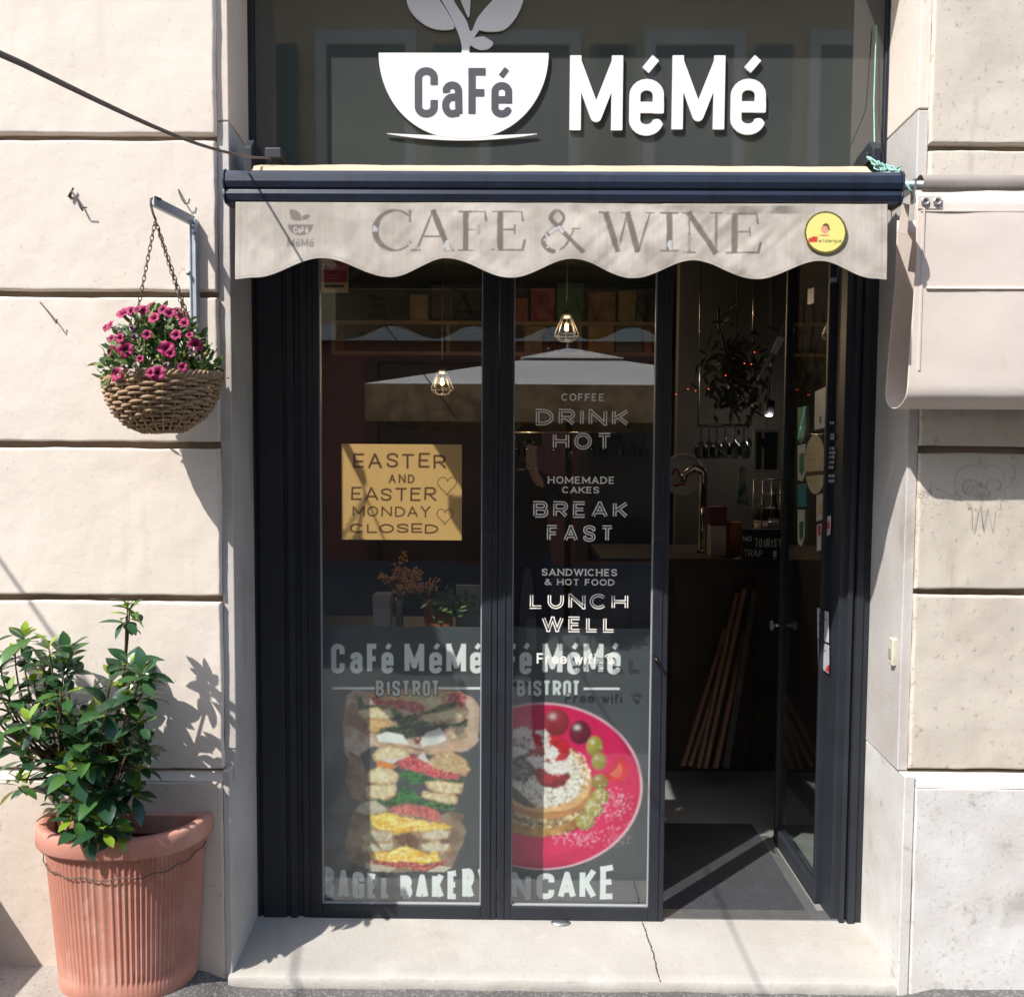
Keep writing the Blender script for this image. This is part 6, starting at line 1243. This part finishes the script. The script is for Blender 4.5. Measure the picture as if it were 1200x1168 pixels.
for k in range(150):
    c = PV(521 + R_.gauss(6, 15), 706 + R_.gauss(2, 7), YD - .02 + R_.uniform(-.03, .06)); g = R_.uniform(-14, 20); lv.leaf(c, (R_.uniform(-1, 1), R_.uniform(-1, .4), R_.uniform(-.6, 1)), (0, -1, .4), R_.uniform(.02, .034), .009, (78 + g, 104 + g, 44))
lv.build('foliage', pleaf, pb)
m = MB(); a = PV(534, 737, YD + .06); b_ = PV(562, 686, YD + .06); m.box(a.x, b_.x, YD + .06, YD + .085, zl, b_.z); simple('white_card_box', 'pale upright card box right of the window plant', 'box', m, mat('card_pale', (150, 150, 144), (134, 134, 128), 5, .7), .003)
m = MB(); a = PV(513, 712, YD + .1); m.lathe([(0, 0), (.02, 0), (.022, .01), (.022, .05), (.008, .07), (.007, .10), (0, .10)], (a.x, YD + .12, zl), 12); simple('window_bottle', 'small clear bottle behind the window plant', 'bottle', m, gl2)
# twinkle lights on the bouquet
t = thing('fairy_lights', 'string of tiny red fairy lights in the dark above the bar', 'fairy lights', PV(830, 455, 1.75)); em = mat('fairy_glow', (255, 90, 50), None, emit=((255, 90, 50), 1.2)); wire = MB(); pts = [PV(x, y, 1.6) for x, y in ((792, 462), (806, 456), (815, 458), (830, 456), (850, 440), (872, 426), (884, 413), (880, 427))]; wire.tube(pts, .0015, 4); wire.build('wire', blk, t)
for p_ in pts: m = MB(); m.lathe([(0, -.003), (.003, 0), (0, .003)], tuple(p_ + Vector((0, -.006, 0))), 8); m.build('bulb', em, t)

# ------------------------------------------------------------------ the other side of the street, seen in the glass
och = mat('opposite_plaster', (204, 176, 132), (184, 154, 112), .6, .9, .002, 4); stains('opposite_plaster', (150, 124, 92), .8, .5, .8, .4)
ob = thing('opposite_building', 'ochre town house with green shutters across the street', 'building', (0, -9.5, 0)); YO = -9.5
shg = mat('shutter_green', (58, 84, 72), (48, 70, 60), 3, .6); stn = mat('window_stone', (212, 204, 188), (196, 188, 172), 2, .85); dkg = mat('window_dark', (34, 38, 42), None, rough=.1); red = mat('ground_floor_red', (150, 92, 78), (124, 72, 62), .7, .85)
red2 = mat('shop_front_brown', (96, 62, 48), (80, 50, 40), 1.5, .6)
m = MB(); m.box(-16, 16, YO - 6, YO, 3.3, 9.1); m.build('wall', och, ob); m = MB(); m.box(-16, 16, YO - 6, YO + .03, -.1, 3.299); m.build('ground_floor', red, ob)
m = MB(); m.box(-16, 16, YO - .1, YO + .22, 3.2, 3.42); m.build('string_course', stn, ob); m = MB(); m.box(-16, 16, YO - .1, YO + .5, 9.1005, 9.4); m.build('cornice', stn, ob)
for r_, z0 in enumerate((5.4,)):
    for i in range(9):
        x = -9.3 + 2.35 * i; w0 = None
        f = MB(); 
        for (a, b_, c, d) in ((x - .72, x - .56, z0 - .1, z0 + 2.2), (x + .56, x + .72, z0 - .1, z0 + 2.2), (x - .56, x + .56, z0 + 2.0, z0 + 2.2), (x - .78, x + .78, z0 - .25, z0 - .1)): f.box(a, b_, YO, YO + .09, c, d)
        fo = f.build('window', stn, ob); g_ = MB(); g_.box(x - .56, x + .56, YO - .02, YO + .02, z0 - .1, z0 + 2.0); g_.build('pane', dkg, fo)
        for s_ in (-1, 1):
            b = MB(); xx = x + s_ * .28; b.box(xx - .26, xx + .26, YO + .045, YO + .075, z0 - .08, z0 + 1.98)
            if (i + r_) % 3: b.v = [(v[0] + s_ * .84, v[1] + .06, v[2]) for v in b.v]
            b.build('shutter', shg, fo)
for i in range(6):
    x = -7.5 + 3.1 * i; b = MB(); b.box(x - .8, x + .8, YO + .01, YO + .05, 0, 2.9); d_o = b.build('shop_door', dkg if i % 2 else red2, ob)
    f = MB(); 
    for (a, b_, c, d) in ((x - .95, x - .8, 0, 3.05), (x + .8, x + .95, 0, 3.05), (x - .8, x + .8, 2.9, 3.05)): f.box(a, b_, YO + .04, YO + .12, c, d)
    f.build('door_frame', red2, d_o)
# market parasol in the street
pa = thing('market_parasol', 'large square cream market parasol standing in the street', 'parasol', (.3, -4.2, 0)); pc_, pw, ze_, za = Vector((.42, -4.3, 0)), 1.5, 2.08, 2.40
cv = mat('parasol_canvas', (226, 220, 210), (214, 208, 198), 2, .85); un = mat('parasol_valance', (196, 166, 130), (150, 120, 90), 9, .85, contrast=2)
v = [(pc_.x - pw, pc_.y - pw, ze_), (pc_.x + pw, pc_.y - pw, ze_), (pc_.x + pw, pc_.y + pw, ze_), (pc_.x - pw, pc_.y + pw, ze_), (pc_.x - .25, pc_.y - .25, za), (pc_.x + .25, pc_.y - .25, za), (pc_.x + .25, pc_.y + .25, za), (pc_.x - .25, pc_.y + .25, za)]
m = MB(); m.add(v, [(0, 1, 5, 4), (1, 2, 6, 5), (2, 3, 7, 6), (3, 0, 4, 7)]); o = m.build('canopy', cv, pa); s_ = o.modifiers.new('t', 'SOLIDIFY'); s_.thickness = .006
m = MB(); q = [(pc_.x + a * .42, pc_.y + b_ * .42, za - .02) for a, b_ in ((-1, -1), (1, -1), (1, 1), (-1, 1))]; m.add(q + [(pc_.x, pc_.y, za + .11)], [(0, 1, 4), (1, 2, 4), (2, 3, 4), (3, 0, 4)]); o = m.build('vent', cv, pa); s_ = o.modifiers.new('t', 'SOLIDIFY'); s_.thickness = .006
m = MB()
for (x0, x1, y0, y1) in ((-pw, pw, -pw, -pw + .006), (-pw, pw, pw - .006, pw), (-pw, -pw + .006, -pw + .007, pw - .007), (pw - .006, pw, -pw + .007, pw - .007)): m.box(pc_.x + x0, pc_.x + x1, pc_.y + y0, pc_.y + y1, ze_ - .26, ze_ - .004)
m.build('skirt', un, pa)
m = MB(); m.tube([(pc_.x, pc_.y, 0.0), (pc_.x, pc_.y, za + .15)], .03, 10); m.build('pole', dark, pa); m = MB(); m.box(pc_.x - .35, pc_.x + .35, pc_.y - .35, pc_.y + .35, -.08, .08); m.build('base', conc, pa, bevel=.01)

# the photographer, mirrored faintly in the door glass
def skin_body(name, m, joints, edges, parent, root=0, sub=2):
    me = bpy.data.meshes.new(name); me.from_pydata([j[0] for j in joints], edges, []); me.materials.append(m); o = bpy.data.objects.new(name, me); link(o, parent)
    o.modifiers.new('skin', 'SKIN'); lay = me.skin_vertices[0].data if me.skin_vertices else None
    if lay is None:
        bm = bmesh.new(); bm.from_mesh(me); bm.verts.layers.skin.verify(); bm.to_mesh(me); bm.free(); lay = me.skin_vertices[0].data
    for i, j in enumerate(joints): lay[i].radius = (j[1], j[2] if len(j) > 2 else j[1]); lay[i].use_root = i == root
    s_ = o.modifiers.new('sub', 'SUBSURF'); s_.levels = s_.render_levels = sub; return o
PX0, PY0 = .06, -2.98
per = thing('person', 'person in a dark jacket holding up a phone to photograph the cafe front', 'person', (PX0, PY0, -.05))
def V3(x, y, z): return (PX0 + x, PY0 + y, z)
J = [(V3(0, 0, .95), .15, .11), (V3(0, .0, 1.15), .14, .10), (V3(0, 0, 1.36), .16, .105), (V3(0, .0, 1.47), .06), (V3(0, .02, 1.55), .055), (V3(0, .03, 1.64), .075, .09), (V3(0, .03, 1.73), .07, .085),
     (V3(.19, 0, 1.40), .055), (V3(.25, .06, 1.16), .045), (V3(.06, .27, 1.42), .032), (V3(.015, .32, 1.50), .028),
     (V3(-.19, 0, 1.40), .055), (V3(-.27, .06, 1.16), .045), (V3(-.17, .27, 1.42), .032), (V3(-.13, .32, 1.50), .028),
     (V3(.10, 0, .86), .085), (V3(.11, .02, .48), .058), (V3(.11, -.01, .06), .042), (V3(.12, .13, .0), .036),
     (V3(-.10, 0, .86), .085), (V3(-.11, .02, .48), .058), (V3(-.11, -.01, .06), .042), (V3(-.12, .13, .0), .036)]
E_ = [(0, 1), (1, 2), (2, 3), (3, 4), (4, 5), (5, 6), (2, 7), (7, 8), (8, 9), (9, 10), (2, 11), (11, 12), (12, 13), (13, 14), (0, 15), (15, 16), (16, 17), (17, 18), (0, 19), (19, 20), (20, 21), (21, 22)]
for s0, hx, pb in ((1, .015, 10), (-1, -.13, 14)):
    for k, (dy, ln) in enumerate(((.035, .055), (.012, .065), (-.012, .06), (-.034, .048))):
        b = len(J); J.append((V3(hx + .004 * s0, .325, 1.53 + dy * .9), .012)); J.append((V3(hx + .004 * s0 - s0 * .008, .365, 1.535 + dy), .0095)); J.append((V3(hx - s0 * .03, .372, 1.535 + dy), .008)); E_ += [(pb, b), (b, b + 1), (b + 1, b + 2)]
    b = len(J); J.append((V3(hx - s0 * .015, .315, 1.525), .012)); J.append((V3(hx - s0 * .045, .325, 1.545), .010)); E_ += [(pb, b), (b, b + 1)]
bo = skin_body('body', mat('skin', (206, 156, 128), (196, 144, 116), 8, .55), J, E_, per)
bpy.context.view_layer.update(); me = bpy.data.meshes.new_from_object(bo.evaluated_get(bpy.context.evaluated_depsgraph_get())); bo.modifiers.clear(); bo.data = me
me.materials.clear()
for q in (bpy.data.materials['skin'], mat('jacket_dark', (44, 46, 52), (34, 36, 42), 6, .85), mat('denim', (54, 64, 86), (42, 52, 72), 10, .9), blk): me.materials.append(q)
for f in me.polygons:
    x, y, z = f.center; y -= PY0; f.use_smooth = True
    f.material_index = 0 if (z > 1.49 and y < .2) or (y > .27 and z > 1.3) else (3 if z < .07 else (2 if z < .9 else 1))
m = MB(); m.lathe([(.0, .112), (.05, .105), (.085, .07), (.098, .02), (.094, -.03), (.085, -.05)], (0, 0, 0), 20); m.v = [(PX0 + v[0] * .95, PY0 + .012 + v[1] * 1.05, 1.70 + v[2]) for v in m.v]; m.build('hair', mat('hair_brown', (52, 38, 30), (38, 28, 22), 40, .7), per)
m = MB(); m.tube([V3(0, .125, 1.665), V3(0, .145, 1.645), V3(0, .125, 1.638)], [.008, .013, .010], 8)
for sx in (-.032, .032): m.lathe([(0, -.009), (.012, 0), (0, .009)], V3(sx, .118, 1.678), 8)
m.build('face', bpy.data.materials['skin'], per)
ph = thing('smartphone', 'dark smartphone held upright in both hands of the person', 'phone', V3(-.057, .36, 1.535)); m = MB(); m.box(PX0 - .057 - .037, PX0 - .057 + .037, PY0 + .352, PY0 + .361, 1.50, 1.655); m.build('case', blk, ph, bevel=.004); m = MB(); m.box(PX0 - .09, PX0 - .066, PY0 + .3615, PY0 + .364, 1.60, 1.645); m.build('camera_bump', blk, ph, bevel=.001)
